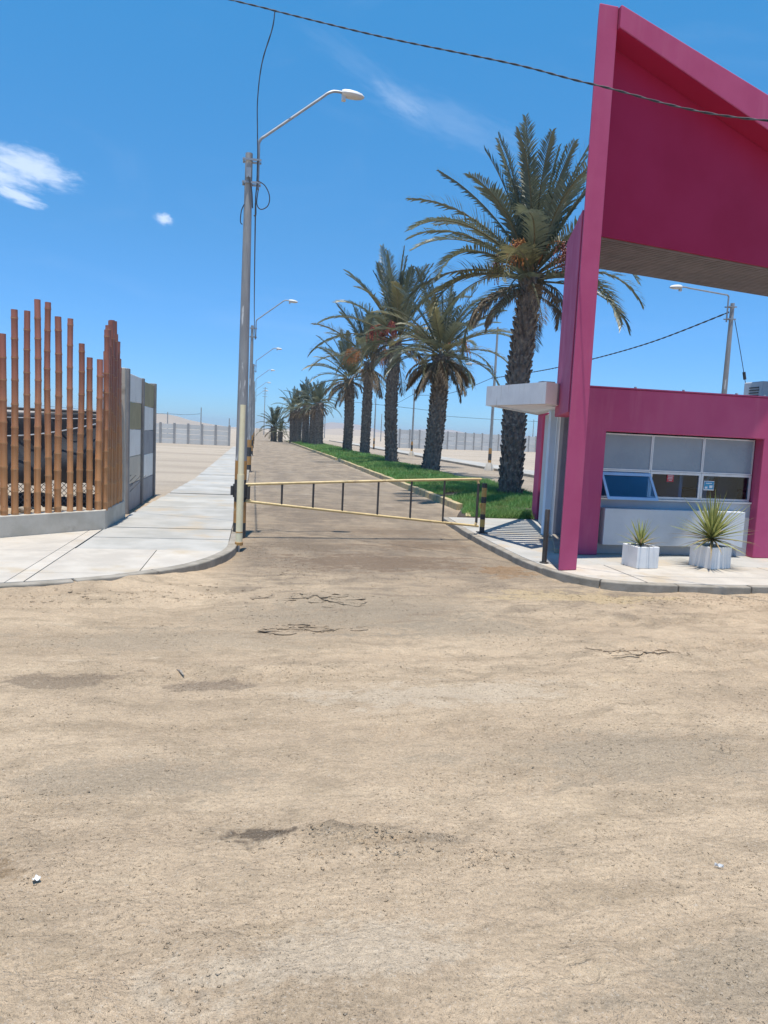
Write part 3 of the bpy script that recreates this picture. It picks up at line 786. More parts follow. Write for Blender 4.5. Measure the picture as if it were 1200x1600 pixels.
    # white flank wall by the door, and a dark plate painting the shade on its front end
    mb = MB(); mb.prism([(4.94, 11.59), (5.20, 11.45), (5.90, 13.80), (5.62, 13.90)], GZ, 2.215); mb.build('flank_wall', M['counter_grey'], root, bevel=.01)
    mb = MB(); mb.prism([(4.950, 11.572), (5.42, 11.30), (5.44, 11.33), (4.958, 11.580)], GZ, 2.205); mb.build('flank_end_shade', M['flank_shade'], root)
    mb = MB(); mb.prism([(5.70, 14.22), (5.70, 14.5), (5.95, 14.5), (5.95, 14.22)], GZ, 2.28); mb.build('rear_pier', M['pink_paint'], root, bevel=.01)
    mb = MB(); mb.prism([(4.30, 9.95), (4.58, 9.95), (5.14, 11.32), (4.92, 11.52)], GZ, GZ + .07); mb.build('door_step', M['concrete_kerb'], root, bevel=.01)
    # slatted canopy over the door
    N, L, F, Rr = Vector((4.03, 10.01)), Vector((3.66, 11.61)), Vector((5.72, 14.60)), Vector((4.66, 10.50))
    can = MB(); zb, zt = 2.232, 2.54
    quad = [N, Rr, F, L]
    cen = sum(quad, Vector((0, 0))) / 4
    inn = []
    for i in range(4):
        p, a_, b_ = quad[i], quad[i - 1], quad[(i + 1) % 4]
        d1 = (a_ - p).normalized(); d2 = (b_ - p).normalized(); inn.append(p + (d1 + d2) * .13 / max(.3, abs(d1.x * d2.y - d1.y * d2.x)))
    for i in range(4):
        j = (i + 1) % 4; p, q, r, s = quad[i], quad[j], inn[j], inn[i]
        can.hexa([(p.x, p.y, zb), (q.x, q.y, zb), (r.x, r.y, zb), (s.x, s.y, zb), (p.x, p.y, zt), (q.x, q.y, zt), (r.x, r.y, zt), (s.x, s.y, zt)])
    c = can.build('canopy', M['white_paint'], root)
    ip = [(p.x, p.y) for p in inn]
    y = 10.35
    while y < 14.3:
        q = clip(clip(ip, 0, -1, -y), 0, 1, y + .115)
        if len(q) >= 3:
            xs_ = [p[0] for p in q]
            if max(xs_) - min(xs_) > .15:
                s = MB(); s.prism([(cen.x + (px - cen.x) * .998, py) for px, py in q], zb + .012, zb + .06); s.build('slat', M['slat_white'], c)
        y += .235
    s = MB(); s.prism([(4.72, 10.60), (5.12, 10.60), (5.62, 12.05), (5.16, 12.05)], 2.546, 2.575); s.build('shading_board', M['soffit'], c)  # board added above the slats to keep sun off the flank wall's end
    # loose piece of board on the canopy's corner
    s = MB(); s.box(4.10, 4.30, 10.35, 10.5, 2.542, 2.575); s.build('loose_board', M['soffit'], c)


build_kiosk()


def build_portal():
    O = Vector((3.775, 8.565)); e = Vector((.9724, .2334)); n = Vector((-.2334, .9724))
    root = thing('entrance_portal', (O.x, O.y, GZ), 'tall magenta entrance portal with slanted top beam and deep sign box', 'portal')
    g = Vector((.45, .893)) / .763          # the box runs back along the flank, not square to the front
    def q(s, d): p = O + e * s + (n * d if d <= .3 else n * .3 + g * (d - .3)); return (p.x, p.y)
    def hx(s0, s1, d0, d1, z00, z10, z01, z11):   # z at s0,s1 bottom ; top
        return [(*q(s0, d0), z00), (*q(s1, d0), z10), (*q(s1, d1), z10), (*q(s0, d1), z00), (*q(s0, d0), z01), (*q(s1, d0), z11), (*q(s1, d1), z11), (*q(s0, d1), z01)]
    k4 = [(3.775, 8.565), (4.043, 8.63), (4.165, 8.93), (3.90, 8.865)]
    mb = MB(); mb.hexa([(x, y, GZ) for x, y in k4] + [(x, y, 6.77 + .03 * (i in (1, 2))) for i, (x, y) in enumerate(k4)])
    mb.build('column', M['pink_paint'], root, bevel=.012)
    S1 = 7.6
    zt = lambda s: 6.80 - .190 * (s - .275); zb = lambda s: 6.545 - .253 * (s - .275)
    mb = MB(); mb.hexa(hx(.277, S1, -.05, .42, zb(.277), zb(S1), zt(.277), zt(S1))); mb.build('beam', M['pink_paint'], root, bevel=.012)
    mb = MB(); mb.hexa(hx(.281, S1, -.046, .262, zb(.281) - .008, zb(S1) - .008, zb(.281) - .003, zb(S1) - .003)); mb.build('beam_shade_plate', M['pink_panel'], root)  # dark plate paints shade onto the underside of the beam
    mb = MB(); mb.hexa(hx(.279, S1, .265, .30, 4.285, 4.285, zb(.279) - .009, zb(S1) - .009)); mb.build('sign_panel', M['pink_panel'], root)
    mb = MB(); mb.hexa(hx(.279, S1, 1.62, 1.67, 4.285, 4.285, 6.0, 4.75)); mb.hexa(hx(.279, .33, .302, 1.618, 4.31, 4.31, 6.0, 6.0))
    mb.hexa([(*q(.33, .425), 6.42), (*q(S1, .425), 4.70), (*q(S1, 1.615), 4.70), (*q(.33, 1.615), 5.9), (*q(.33, .425), 6.46), (*q(S1, .425), 4.74), (*q(S1, 1.615), 4.74), (*q(.33, 1.615), 5.94)])
    mb.build('sign_box', M['pink_paint'], root)
    so = MB(); d = .305
    while d < 1.60:
        so.hexa(hx(.282, S1 - .01, d, d + .046, 4.268, 4.268, 4.290, 4.290)); d += .070
    sf = so.build('soffit', M['soffit'], root); sf['kind'] = 'stuff'
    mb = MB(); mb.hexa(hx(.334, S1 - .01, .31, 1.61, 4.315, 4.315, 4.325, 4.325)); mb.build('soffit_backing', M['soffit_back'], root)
    # fin behind the column
    f0, f1 = Vector((3.885, 8.88)), Vector((4.49, 10.74)); w = Vector((.20, -.05))
    mb = MB(); mb.hexa([(f0.x, f0.y, 2.08), (f0.x + .2, f0.y + .02, 2.08), (f1.x + w.x, f1.y + w.y, 2.08), (f1.x, f1.y, 2.08), (f0.x, f0.y, 4.56), (f0.x + .2, f0.y + .02, 4.56), (f1.x + w.x, f1.y + w.y, 4.66), (f1.x, f1.y, 4.66)])
    mb.build('fin', M['pink_paint'], root, bevel=.012)
    mb = MB(); mb.hexa(hx(S1 + .002, S1 + .35, 0, 1.67, GZ, GZ, zt(S1), zt(S1))); mb.build('column', M['pink_paint'], root, bevel=.012)


build_portal()

# cooling unit on the kiosk roof
r_ = thing('air_conditioner', (8.9, 11.6, 2.40), 'grey air conditioning unit on the pink kiosk roof', 'air conditioner')
mb = MB(); mb.box(8.50, 9.42, 11.45, 11.95, 2.46, 2.90); mb.build('casing', M['steel_box'], r_, bevel=.02)
mb = MB(); mb.box(8.25, 9.46, 11.40, 12.0, 2.40, 2.458); mb.build('base_frame', M['steel_box'], r_)
mb = MB()
for k in range(6): mb.box(8.484, 8.498, 11.53 + .012 * (k % 2), 11.78, 2.56 + k * .045, 2.58 + k * .045)
mb.build('grille', M['gate_dark'], r_)


# ------------------------------------------------------------------ planters and yuccas
def planter(cx, cy, size, h, rz, label):
    root = thing('planter', (cx, cy, GZ), label, 'planter', 'planters in front of the kiosk', rz)
    s = size / 2; t = .03; mb = MB()
    # outer shell with rim and hollow
    o = [(-s, -s), (s, -s), (s, s), (-s, s)]; i_ = [(-s + t, -s + t), (s - t, -s + t), (s - t, s - t), (-s + t, s - t)]
    vs = [(x, y, 0) for x, y in o] + [(x, y, h) for x, y in o] + [(x, y, h) for x, y in i_] + [(x, y, h - .06) for x, y in i_]
    fs = [(3, 2, 1, 0)] + [(k, (k + 1) % 4, 4 + (k + 1) % 4, 4 + k) for k in range(4)] + [(4 + k, 4 + (k + 1) % 4, 8 + (k + 1) % 4, 8 + k) for k in range(4)] + [(8 + k, 8 + (k + 1) % 4, 12 + (k + 1) % 4, 12 + k) for k in range(4)] + [(12, 13, 14, 15)]
    mb.add(vs, fs); b = mb.build('box', M['planter_white'], None, bevel=.006); b.parent = root
    sb = MB(); N = 7; vs = []
    for a in range(N):
        for c in range(N): vs.append((-s + t + (size - 2 * t) * a / (N - 1), -s + t + (size - 2 * t) * c / (N - 1), h - .045 + random.uniform(-.012, .02) * (0 < a < N - 1 and 0 < c < N - 1)))
    sb.add(vs, [(a * N + c, (a + 1) * N + c, (a + 1) * N + c + 1, a * N + c + 1) for a in range(N - 1) for c in range(N - 1)]); so = sb.build('soil', M['soil'], None, smooth=True); so.parent = root
    return root


def leaf_mesh(L, w, droop, m):
    mb = MB(); n = 6; vs = []; fs = []
    for i in range(n + 1):
        t = i / n; x = L * t * math.cos(droop * t * .6); z = -L * .55 * math.sin(droop) * t * t
        ww = w * (.62 + .38 * math.sin(math.pi * min(1, t * 1.6))) * (1 - t ** 3) + .0008
        vs += [(x, -ww, z + ww * .45), (x, 0, z), (x, ww, z + ww * .45)]
    for i in range(n):
        b = i * 3; fs += [(b, b + 1, b + 4, b + 3), (b + 1, b + 2, b + 5, b + 4)]
    me = bpy.data.meshes.new('leaf'); me.from_pydata(vs, [], fs); me.materials.append(m); me.shade_smooth(); return me


def yucca(cx, cy, z, stem, L, n, wid, label, lo_el):
    root = thing('yucca_plant', (cx, cy, z), label, 'plant', 'yuccas in the planters')
    mb = MB(); mb.tube([(cx, cy, z - .03), (cx + .006, cy, z + stem * .5), (cx, cy, z + stem + .06)], [.026 if stem > .1 else .018, .022 if stem > .1 else .016, .012], 8); mb.build('stem', M['yucca_dry'], root, smooth=True)
    ms = [leaf_mesh(L * f, wid, d, M[k]) for f, d, k in ((1, .10, 'yucca_leaf'), (.9, .25, 'yucca_leaf'), (1.05, .02, 'yucca_leaf'), (.95, .35, 'yucca_dry'), (.8, .2, 'yucca_leaf'))]
    for i in range(n):
        t = (i + .5) / n; el = R(lo_el + (84 - lo_el) * t ** .85) + random.uniform(-.12, .12); az = i * 2.39996 + random.uniform(-.2, .2)
        me = ms[3] if (t < .22 and random.random() < .6) else random.choice([ms[0], ms[1], ms[2], ms[4]])
        o = link('leaf', me, None, root); o.location = (math.cos(az) * .012, math.sin(az) * .012, stem * (.72 + .28 * t) + .03 * t)
        o.rotation_euler = (random.uniform(-.3, .3), -el, az); k = random.uniform(.82, 1.1); o.scale = (k, k, k)


planter(5.10, 8.98, .335, .285, R(7), 'smaller-planted white concrete planter left of the big yucca')
planter(6.17, 9.04, .375, .295, R(17), 'white concrete planter holding the big yucca, under the notice window')
yucca(5.09, 8.98, GZ + .235, .06, .36, 40, .013, 'small young variegated yucca in the left white planter', 8)
yucca(6.17, 9.04, GZ + .245, .17, .60, 135, .016, 'large spiky variegated yucca with yellowish leaves in the right planter', -14)


# ------------------------------------------------------------------ bamboo fence with low wall
def build_bamboo():
    root = thing('bamboo_fence', (-2.2, 11.4, .1), 'uneven bamboo cane fence on a low concrete wall beside the pavement', 'fence')
    C = Vector((-2.17, 11.40)); d = Vector((-1.08, -1.02)).normalized(); nrm = Vector((-d.y, d.x)) * -1   # towards the yard
    nrm = Vector((-.687, .727)); w = .19
    a = C; b = C + d * 6.5
    mb = MB(); zt = .385
    ret_y = 12.80; xo = -2.13
    outer = [(b.x, b.y), (a.x, a.y), (xo, ret_y)]
    inner = [(xo - w, ret_y), (a.x - w, a.y + .075), (b.x + nrm.x * w, b.y + nrm.y * w)]
    mb.prism(outer + inner, -.05, zt); mb.build('base_wall', M['concrete_low_wall'], root, bevel=.012)
    canes = [(-3.27, 10.46, 2.76), (-3.165, 10.56, 3.09), (-3.045, 10.67, 3.10), (-2.935, 10.775, 3.27), (-2.83, 10.875, 3.26), (-2.72, 10.975, 3.09), (-2.595, 11.095, 3.09), (-2.48, 11.205, 2.77),
             (-2.375, 11.305, 2.59), (-2.265, 11.41, 2.58)]
    k = 0; x, y = -3.27, 10.46
    for i in range(14):
        x -= .118; y -= .1115; canes.append((x, y, random.uniform(2.4, 3.2)))
    yy = 11.52; hs = [2.71, 3.03, 3.11, 3.18, 3.21, 3.23, 3.23, 3.05, 2.95, 2.86, 2.70, 2.57]
    for h in hs: canes.append((-2.205 + random.uniform(-.012, .012), yy, h)); yy += .108
    for (x, y, h) in canes:
        r0 = random.uniform(.043, .049); mb = MB(); path = []; rad = []; z = zt - .02; nodes = []
        lx, ly = random.uniform(-.012, .012), random.uniform(-.012, .012); bx = random.uniform(-.01, .01)
        z += random.uniform(.0, .15); zz = [zt - .02]
        while z < h - .05: zz.append(z); nodes.append(z); z += random.uniform(.24, .33)
        zz.append(h)
        pos = lambda q: (x + lx * (q - .4) / 2.5 + bx * math.sin(q * 2.1), y + ly * (q - .4) / 2.5, q)
        for q in zz:
            tap = r0 * (1 - .10 * (q - .4) / 2.8)
            if q in nodes:
                path += [pos(q - .022), pos(q - .006), pos(q + .006), pos(q + .03)]; rad += [tap * 1.0, tap * 1.075, tap * 1.075, tap * .985]
            else: path.append(pos(q)); rad.append(tap)
        mb.tube(path, rad, 12); cane = mb.build('cane', M['bamboo'], root, smooth='auto')
        for q in nodes:
            t = r0 * (1 - .10 * (q - .4) / 2.8) * 1.09; nb = MB(); nb.tube([pos(q - .0035), pos(q + .0035)], t, 12); nb.build('node_ring', M['bamboo_node'], cane, smooth='auto')
    # stacked planks of the short return's end
    mb = MB(); mb.box(-2.30, -2.14, 12.83, 12.97, .0, 2.58); mb.build('end_post', M['concrete_low_wall'], root, bevel=.01)


build_bamboo()


# wall of coloured precast panels
def build_panel_wall():
    root = thing('panel_wall', (-2.35, 16, 0), 'precast wall with white, olive and grey panels beside the bamboo', 'wall')
    px = -2.36
    for y, h in ((14.17, 2.66), (15.97, 2.60), (17.82, 2.60)):
        mb = MB(); mb.box(px - .085, px + .075, y - .075, y + .075, -.05, h); mb.build('post', M['panel_post'], root, bevel=.008)
    rows = [['panel_grey', 'panel_beige', 'panel_white', 'panel_olive', 'panel_white'], ['panel_grey', 'panel_white', 'panel_grey', 'panel_white', 'panel_olive']]
    for k, (y0, y1, hh) in enumerate(((14.25, 15.89, 2.60), (16.05, 17.74, 2.56))):
        z = .0; ph = hh / 5
        for i in range(5):
            mb = MB(); o = random.uniform(-.006, .006); mb.box(px - .03 + o, px + .03 + o, y0, y1, z + .004, z + ph - .006); mb.build('panel', M[rows[k][i]], root, bevel=.006); z += ph


build_panel_wall()


# black shade netting on a wire fence in the yard
def build_net():
    root = thing('shade_net_fence', (-4.6, 14.5, 0), 'black sagging shade net on a wire fence behind the bamboo canes', 'fence')
    nx, nz = 120, 26; V = []; F = []
    for j in range(nz + 1):
        for i in range(nx + 1):
            u = i / nx; v = j / nz; x = -9.5 + 6.95 * u
            sag = .10 * math.sin(math.pi * ((u * 3.0) % 1)) ** 2
            top = 1.80 - .0 * sag + .02 * math.sin(u * 23); bot = .50 + .04 * math.sin(u * 31) + .03 * math.sin(u * 77)
            z = bot + (top - bot) * v
            yw = 14.5 - .10 * math.sin(v * 5.5 + 2.2 * math.sin(u * 9) - u * 16) * (.3 + .7 * math.sin(math.pi * v)) + .05 * math.sin(u * 55 + v * 4) - .12 * math.sin(math.pi * v) * math.sin(math.pi * ((u * 3) % 1))
            V.append((x, yw, z))
    for j in range(nz):
        for i in range(nx): a = j * (nx + 1) + i; F.append((a, a + 1, a + nx + 2, a + nx + 1))
    mb = MB(); mb.add(V, F); nt = mb.build('net', M['shade_net'], root, smooth=True)
    sl = nt.modifiers.new('thick', 'SOLIDIFY'); sl.thickness = .006
    for z0, dip, off in ((1.74, .06, -.06), (1.70, .36, -.17)):
        pts = []
        for k in range(41):
            u = k / 40; x = -6.6 + 3.95 * u; pts.append((x, 14.5 + off, z0 - dip * math.sin(math.pi * u) ** 1 * (1.0)))
        mb = MB(); mb.tube(pts, .009 if dip < .2 else .013, 6); mb.build('rope', M['rope'], root, smooth=True)
    for x in (-9.4, -7.1, -4.85, -2.58):
        mb = MB(); mb.tube([(x, 14.62, -.05), (x, 14.62, 1.95)], .035, 8); mb.build('post', M['gate_dark'], root, smooth='auto')
    mb = MB(); mb.tube([(-9.5, 14.62, 1.86), (-2.55, 14.62, 1.84)], .028, 6); mb.build('top_rail', M['gate_dark'], root)
    mb = MB(); V = []; F = []
    for i in range(61):
        x = -9.5 + 6.9 * i / 60; V += [(x, 14.66 + .02 * math.sin(i * 1.3), .03), (x, 14.66 + .03 * math.sin(i * .9), .27 + .05 * math.sin(i * .7) + .03 * math.sin(i * 2.1))]
    mb.add(V, [(2 * i, 2 * i + 2, 2 * i + 3, 2 * i + 1) for i in range(60)]); ns = mb.build('low_net_strip', M['shade_net'], root, smooth=True); sl = ns.modifiers.new('thick', 'SOLIDIFY'); sl.thickness = .006
    # wire mesh below
    mb = MB(); s = .09; x = -9.5
    while x < -2.6:
        for dx in (1, -1):
            p0 = (x, 14.60 + .004 * dx, .02); p1 = (x + dx * .62, 14.60 + .004 * dx, .70); mb.tube([p0, p1], .0055, 4, False)
        x += s
    o = mb.build('wire_mesh', M['wire_mesh'], root); o['kind'] = 'stuff'


build_net()
def rock_mesh(k, seed, flat=.7):
    rr = random.Random(seed); import bmesh
    bm = bmesh.new(); bmesh.ops.create_icosphere(bm, subdivisions=2, radius=1)
    ax = [Vector((rr.uniform(-1, 1), rr.uniform(-1, 1), rr.uniform(-1, 1))).normalized() for _ in range(9)]; dd = [rr.uniform(.55, .9) for _ in ax]
    for v in bm.verts:
        for a, d in zip(ax, dd):
            t = v.co.dot(a)
            if t > d: v.co -= a * (t - d)
        v.co.z *= flat
    me = bpy.data.meshes.new('rock'); bm.to_mesh(me); bm.free(); me.materials.append(M[k]); return me


rk = [rock_mesh('stone_pale', s) for s in range(4)]
for i, (x, y, s) in enumerate(((-4.5, 13.9, .13), (-4.05, 14.05, .11), (-3.75, 13.9, .15), (-3.42, 14.1, .12), (-3.1, 13.9, .14), (-2.95, 14.15, .10), (-3.45, 15.6, .30), (-4.9, 15.5, .28))):
    o = link('boulder', rk[i % 4], None); o.location = (x, y, s * .35); o.scale = (s * 1.3, s, s); o.rotation_euler = (random.uniform(-.2, .2), 0, random.uniform(0, 6))
    tag(o, 'pale rock lying at the foot of the shade net fence', 'rock', 'pale rocks behind the bamboo')


# ------------------------------------------------------------------ street lamps
def lamp_post(base, label, group, side=1, H=5.69, arm_run=1.02, arm_rise=.80, footing=False, arm_z=None, bands=True, detail=True):
    x, y, z = base; az = (arm_z or H); root = thing('street_lamp', base, label, 'street lamp', group)
    r0, r1 = .095, .052
    mb = MB(); mb.tube([(x, y, z - .05), (x, y, z + H * .5), (x, y, z + H)], [r0, (r0 + r1) / 2, r1], 12); mb.build('pole', M['concrete_pole'], root, smooth='auto')
    if bands:
        for i, (a, b, k) in enumerate(((.0, .235, 'band_black'), (.237, .56, 'band_ochre'), (.562, .90, 'band_black'), (.902, 1.19, 'band_ochre'))):
            ra = r0 - (r0 - r1) * a / H + .003; rb = r0 - (r0 - r1) * b / H + .003
            mb = MB(); mb.tube([(x, y, z + a), (x, y, z + b)], [ra, rb], 12); mb.build('paint_band', M[k], root, smooth='auto')
    if footing:
        mb = MB(); mb.tube([(x, y, z - .05), (x, y, z + .12), (x, y, z + .42)], [.30, .27, .13], 10); mb.build('footing', M['concrete_beige'], root, smooth='auto')
    s = side; ox = x + s * .135
    zs = z + az + .20; A_ = Vector((ox, y, zs)); B_ = Vector((ox + s * arm_run, y, zs + arm_rise)); dd = (B_ - A_).normalized()
    bend0 = catmull([A_ - Vector((0, 0, .10)), A_ - Vector((0, 0, .04)), A_ + dd * .04, A_ + dd * .10], 4); bend1 = catmull([B_ - dd * .12, B_ - dd * .04, B_ + Vector((s * .06, 0, .012)), B_ + Vector((s * .2, 0, .01))], 4)
    arm = [Vector((ox, y, z + az - .50))] + bend0 + bend1
    mb = MB(); mb.tube(arm, .021, 8); mb.build('arm', M['galvanised'], root, smooth='auto')
    ex, ez = ox + s * (arm_run + .17), z + az + .20 + arm_rise
    # lamp head: shell over a bowl
    prof = [(0, .045, .040), (.04, .070, .052), (.12, .085, .058), (.22, .080, .052), (.30, .055, .036), (.335, .018, .012)]
    def shell(sgn, hk, m, nm, par):
        vs = []; fs = []; n = 9
        for px, w, h in prof:
            for k in range(n):
                a = math.pi * k / (n - 1); vs.append((ex + s * px, y + math.cos(a) * w, ez - px * .07 + sgn * math.sin(a) * h * hk))
        for i in range(len(prof) - 1):
            for k in range(n - 1):
                q = (i * n + k, i * n + k + 1, (i + 1) * n + k + 1, (i + 1) * n + k); fs.append(q if sgn * s > 0 else q[::-1])
        mb = MB(); mb.add(vs, fs); return mb.build(nm, m, par, smooth=True)
    hd = shell(1, 1.15, M['lamp_white'], 'lamp_head', root)
    shell(-1, 1.0, M['lamp_glass'], 'lens', hd)
    mb = MB(); mb.box(min(ex, ex + s * .06), max(ex, ex + s * .06), y - .035, y + .035, ez - .105, ez - .02); mb.build('gear_box', M['lamp_glass'], hd)
    if detail:
        for dz in (.10, .42):
            mb = MB(); zz = z + az - dz; mb.box(min(x - s * .09, ox + s * .045), max(x - s * .09, ox + s * .045), y - .075, y - .058, zz - .014, zz + .014); mb.box(min(x - s * .09, ox + s * .045), max(x - s * .09, ox + s * .045), y + .058, y + .075, zz - .014, zz + .014)
            mb.tube([(ox, y - .08, zz), (ox, y + .08, zz)], .012, 6); mb.tube([(x - s * .075, y - .08, zz), (x - s * .075, y + .08, zz)], .012, 6); mb.build('clamp', M['galvanised'], root)
    return root


GL = 'street lamps along the left pavement'
lab = ['nearest street lamp, standing by the gate hinge and cream pipe', 'second street lamp from the gate on the left pavement', 'third street lamp from the gate on the left pavement',
       'fourth street lamp from the gate on the left pavement', 'fifth street lamp from the gate on the left pavement', 'sixth, farthest street lamp from the gate on the left pavement']
LY = [11.49, 28.6, 45.6, 62.5, 79.5, 96.5]
L1 = None
for i, y in enumerate(LY):
    r_ = lamp_post((-.21 if i == 0 else -.24, y, .0 if i == 0 else .05), lab[i], GL, 1, 5.69 if i == 0 else 5.45, detail=i < 3)
    if i == 0: L1 = r_
# hinge collar and old wiring on the nearest pole
mb = MB(); mb.tube([(-.21, 11.49, .63), (-.21, 11.49, .83)], .112, 12); mb.tube([(-.33, 11.47, .66), (-.33, 11.47, .80)], .028, 8); mb.build('hinge_collar', M['band_black'], L1, smooth='auto')
mb = MB()
mb.tube(catmull([(-.08, 11.42, 5.30), (.03, 11.42, 5.24), (.10, 11.42, 5.10), (.08, 11.42, 4.96), (-.02, 11.42, 4.90), (-.08, 11.42, 4.98), (-.06, 11.42, 5.2)], 6), .008, 5)
mb.tube(catmull([(-.08, 11.42, 5.28), (-.10, 11.41, 5.05), (-.09, 11.41, 4.82), (-.12, 11.41, 4.80)], 6), .010, 5)
mb.tube(catmull([(-.21, 11.41, 5.35), (-.16, 11.40, 5.15), (-.14, 11.40, 4.9)], 6), .010, 5)
mb.tube(catmull([(-.26, 11.42, 4.95), (-.30, 11.42, 4.85), (-.31, 11.42, 4.70), (-.28, 11.42, 4.66)], 6), .008, 5)
mb.build('loose_wiring', M['cable'], L1, smooth=True)
mb = MB(); mb.box(-.245, -.175, 11.405, 11.425, 5.33, 5.47); mb.build('anchor_plate', M['galvanised'], L1)
GRP = 'street lamps on the far pavement'
lamp_post((12.45, 18.3, .1), 'street lamp with guy wire seen above the pink kiosk roof', GRP, -1, 5.50, 1.22, .10, True)
lamp_post((12.45, 38.2, .0), 'tall street lamp with conical footing left of the nearest palm trunk', GRP, -1, 7.6, 1.0, .05, True, arm_z=5.35)
lamp_post((12.45, 58.5, .0), 'street lamp between the second and third palm trunks', GRP, -1, 5.4, 1.0, .30, True)
lamp_post((12.45, 78.0, .0), 'street lamp on the far pavement left of the fifth palm trunk', GRP, -1, 5.4, 1.0, .30, False, detail=False)
lamp_post((12.45, 98.0, .0), 'farthest street lamp on the far pavement, between the distant palms', GRP, -1, 5.4, 1.0, .30, False, detail=False)


def wire(name, pts, r, label, k=8, twist=0, cat='cable', group=None):
    path = catmull(pts, k) if len(pts) > 2 else [Vector(p) for p in pts]
    mb = MB()
    if twist:
        fine = []
        for i in range(len(path) - 1):
            d = (path[i + 1] - path[i]).length; n = max(1, int(d / .045))
            for j in range(n): fine.append(path[i].lerp(path[i + 1], j / n))
        for ph in (0, math.pi):
            q = []; s = 0
            for i, p in enumerate(fine):
                if i: s += (p - fine[i - 1]).length
                a = s * twist + ph; q.append(p + Vector((0, math.sin(a), math.cos(a))) * r * .75)
            mb.tube(q, r * .8, 5)
        mb_o = mb.build(name, M['cable'], smooth=True)
    else:
        mb.tube(path, r, 6); mb_o = mb.build(name, M['cable'], smooth=True)
    return tag(mb_o, label, cat, group)


wire('overhead_cable', [(-14, 17.0, 11.5), (-6, 13.9, 9.5), (-.40, 11.65, 7.83), (.10, 11.42, 7.66), (1.55, 10.45, 7.02), (2.97, 9.22, 6.30), (3.68, 8.30, 5.74), (5.10, 7.20, 5.09), (7.4, 5.4, 4.7), (10, 3.4, 4.8)], .0085, 'twisted overhead cable crossing the sky in front of the portal', 10, 16)
wire('drop_cable', [(.10, 11.42, 7.66), (.07, 11.43, 7.42), (-.06, 11.44, 6.95), (-.11, 11.44, 6.45), (-.10, 11.44, 6.0), (-.085, 11.44, 5.6), (-.09, 11.44, 5.28)], .010, 'drop cable hanging from overhead cable to the nearest street lamp', 8, 14)
GW = 'wires strung between far lamps'
wire('lamp_wire', [(12.36, 18.3, 5.36), (12.36, 22, 5.02), (12.36, 26, 4.86), (12.36, 31, 4.80), (12.36, 38.15, 4.92)], .016, 'thick wire from the kiosk-roof lamp to the tall far lamp', 8, 9)
wire('lamp_wire', [(12.36, 38.2, 4.95), (12.36, 44, 4.6), (12.36, 50, 4.55), (12.36, 58.45, 4.9)], .016, 'sagging wire from the tall far lamp to the next lamp leftward')
wire('lamp_wire', [(12.36, 58.5, 4.95), (12.36, 68, 4.4), (12.36, 78, 4.8)], .016, 'wire running between the distant far-pavement lamps')
wire('guy_wire', [(12.55, 18.3, 5.2), (12.95, 18.3, 3.9), (13.6, 18.3, 1.6), (14.0, 18.3, .12)], .010, 'guy wire running down right of the lamp behind the kiosk')
mb = MB(); mb.tube([(12.98, 18.3, 3.82), (13.03, 18.3, 3.62)], .04, 8); o = mb.build('guy_insulator', M['band_black'], smooth='auto'); tag(o, 'dark insulator on the guy wire above the kiosk roof', 'insulator')
LW = 'lamp wires along the left pavement'
wire('lamp_wire', [(-.10, 11.5, 5.0), (-.13, 20, 4.75), (-.13, 28.6, 5.0)], .012, 'dark wire sagging from the nearest to the second left lamp')

# ------------------------------------------------------------------ swing gate, bollards, pipe
gA, gB = Vector((-.06, 11.47)), Vector((3.66, 11.74))
root = thing('swing_gate', (gA.x, gA.y, 0), 'yellow and black pipe swing gate closed across the lane', 'gate')
def gp(t, z): p = gA.lerp(gB, t); return (p.x, p.y, z)
zt = lambda t: .835 + (1.03 - .835) * t; zb = lambda t: .565 - (.565 - .245) * t
mb = MB(); mb.tube(catmull([gp(-.008, .70), gp(-.008, .79), gp(.004, .832), gp(.02, zt(.02)), gp(.5, zt(.5) + .004), gp(.97, zt(.97)), gp(.992, zt(1) - .02), gp(1, zt(1) - .08)], 5), .0205, 10); mb.build('top_rail', M['gate_yellow'], root, smooth='auto')
mb = MB(); mb.tube(catmull([gp(-.008, .70), gp(-.008, .62), gp(.004, .572), gp(.02, zb(.02)), gp(.5, zb(.5) - .004), gp(.97, zb(.97)), gp(.992, zb(1) + .012), gp(1, zb(1) + .06)], 5), .0205, 10); mb.build('bottom_rail', M['gate_yellow'], root, smooth='auto')
mb = MB(); mb.tube([gp(1, zb(1) + .055), gp(1, zt(1) - .075)], .022, 10); mb.build('end_bar', M['gate_dark'], root, smooth='auto')
mb = MB(); mb.tube([gp(-.009, .60), gp(-.009, .80)], .033, 10); mb.build('hinge_bar', M['gate_dark'], root, smooth='auto')
for x in (.425, .915, 1.385, 1.96, 2.51, 3.07):
    t = (x - gA.x) / (gB.x - gA.x); mb = MB(); mb.tube([gp(t, zb(t) + .015), gp(t, zt(t) - .015)], .0165, 8); mb.build('bar', M['gate_dark'], root, smooth='auto')

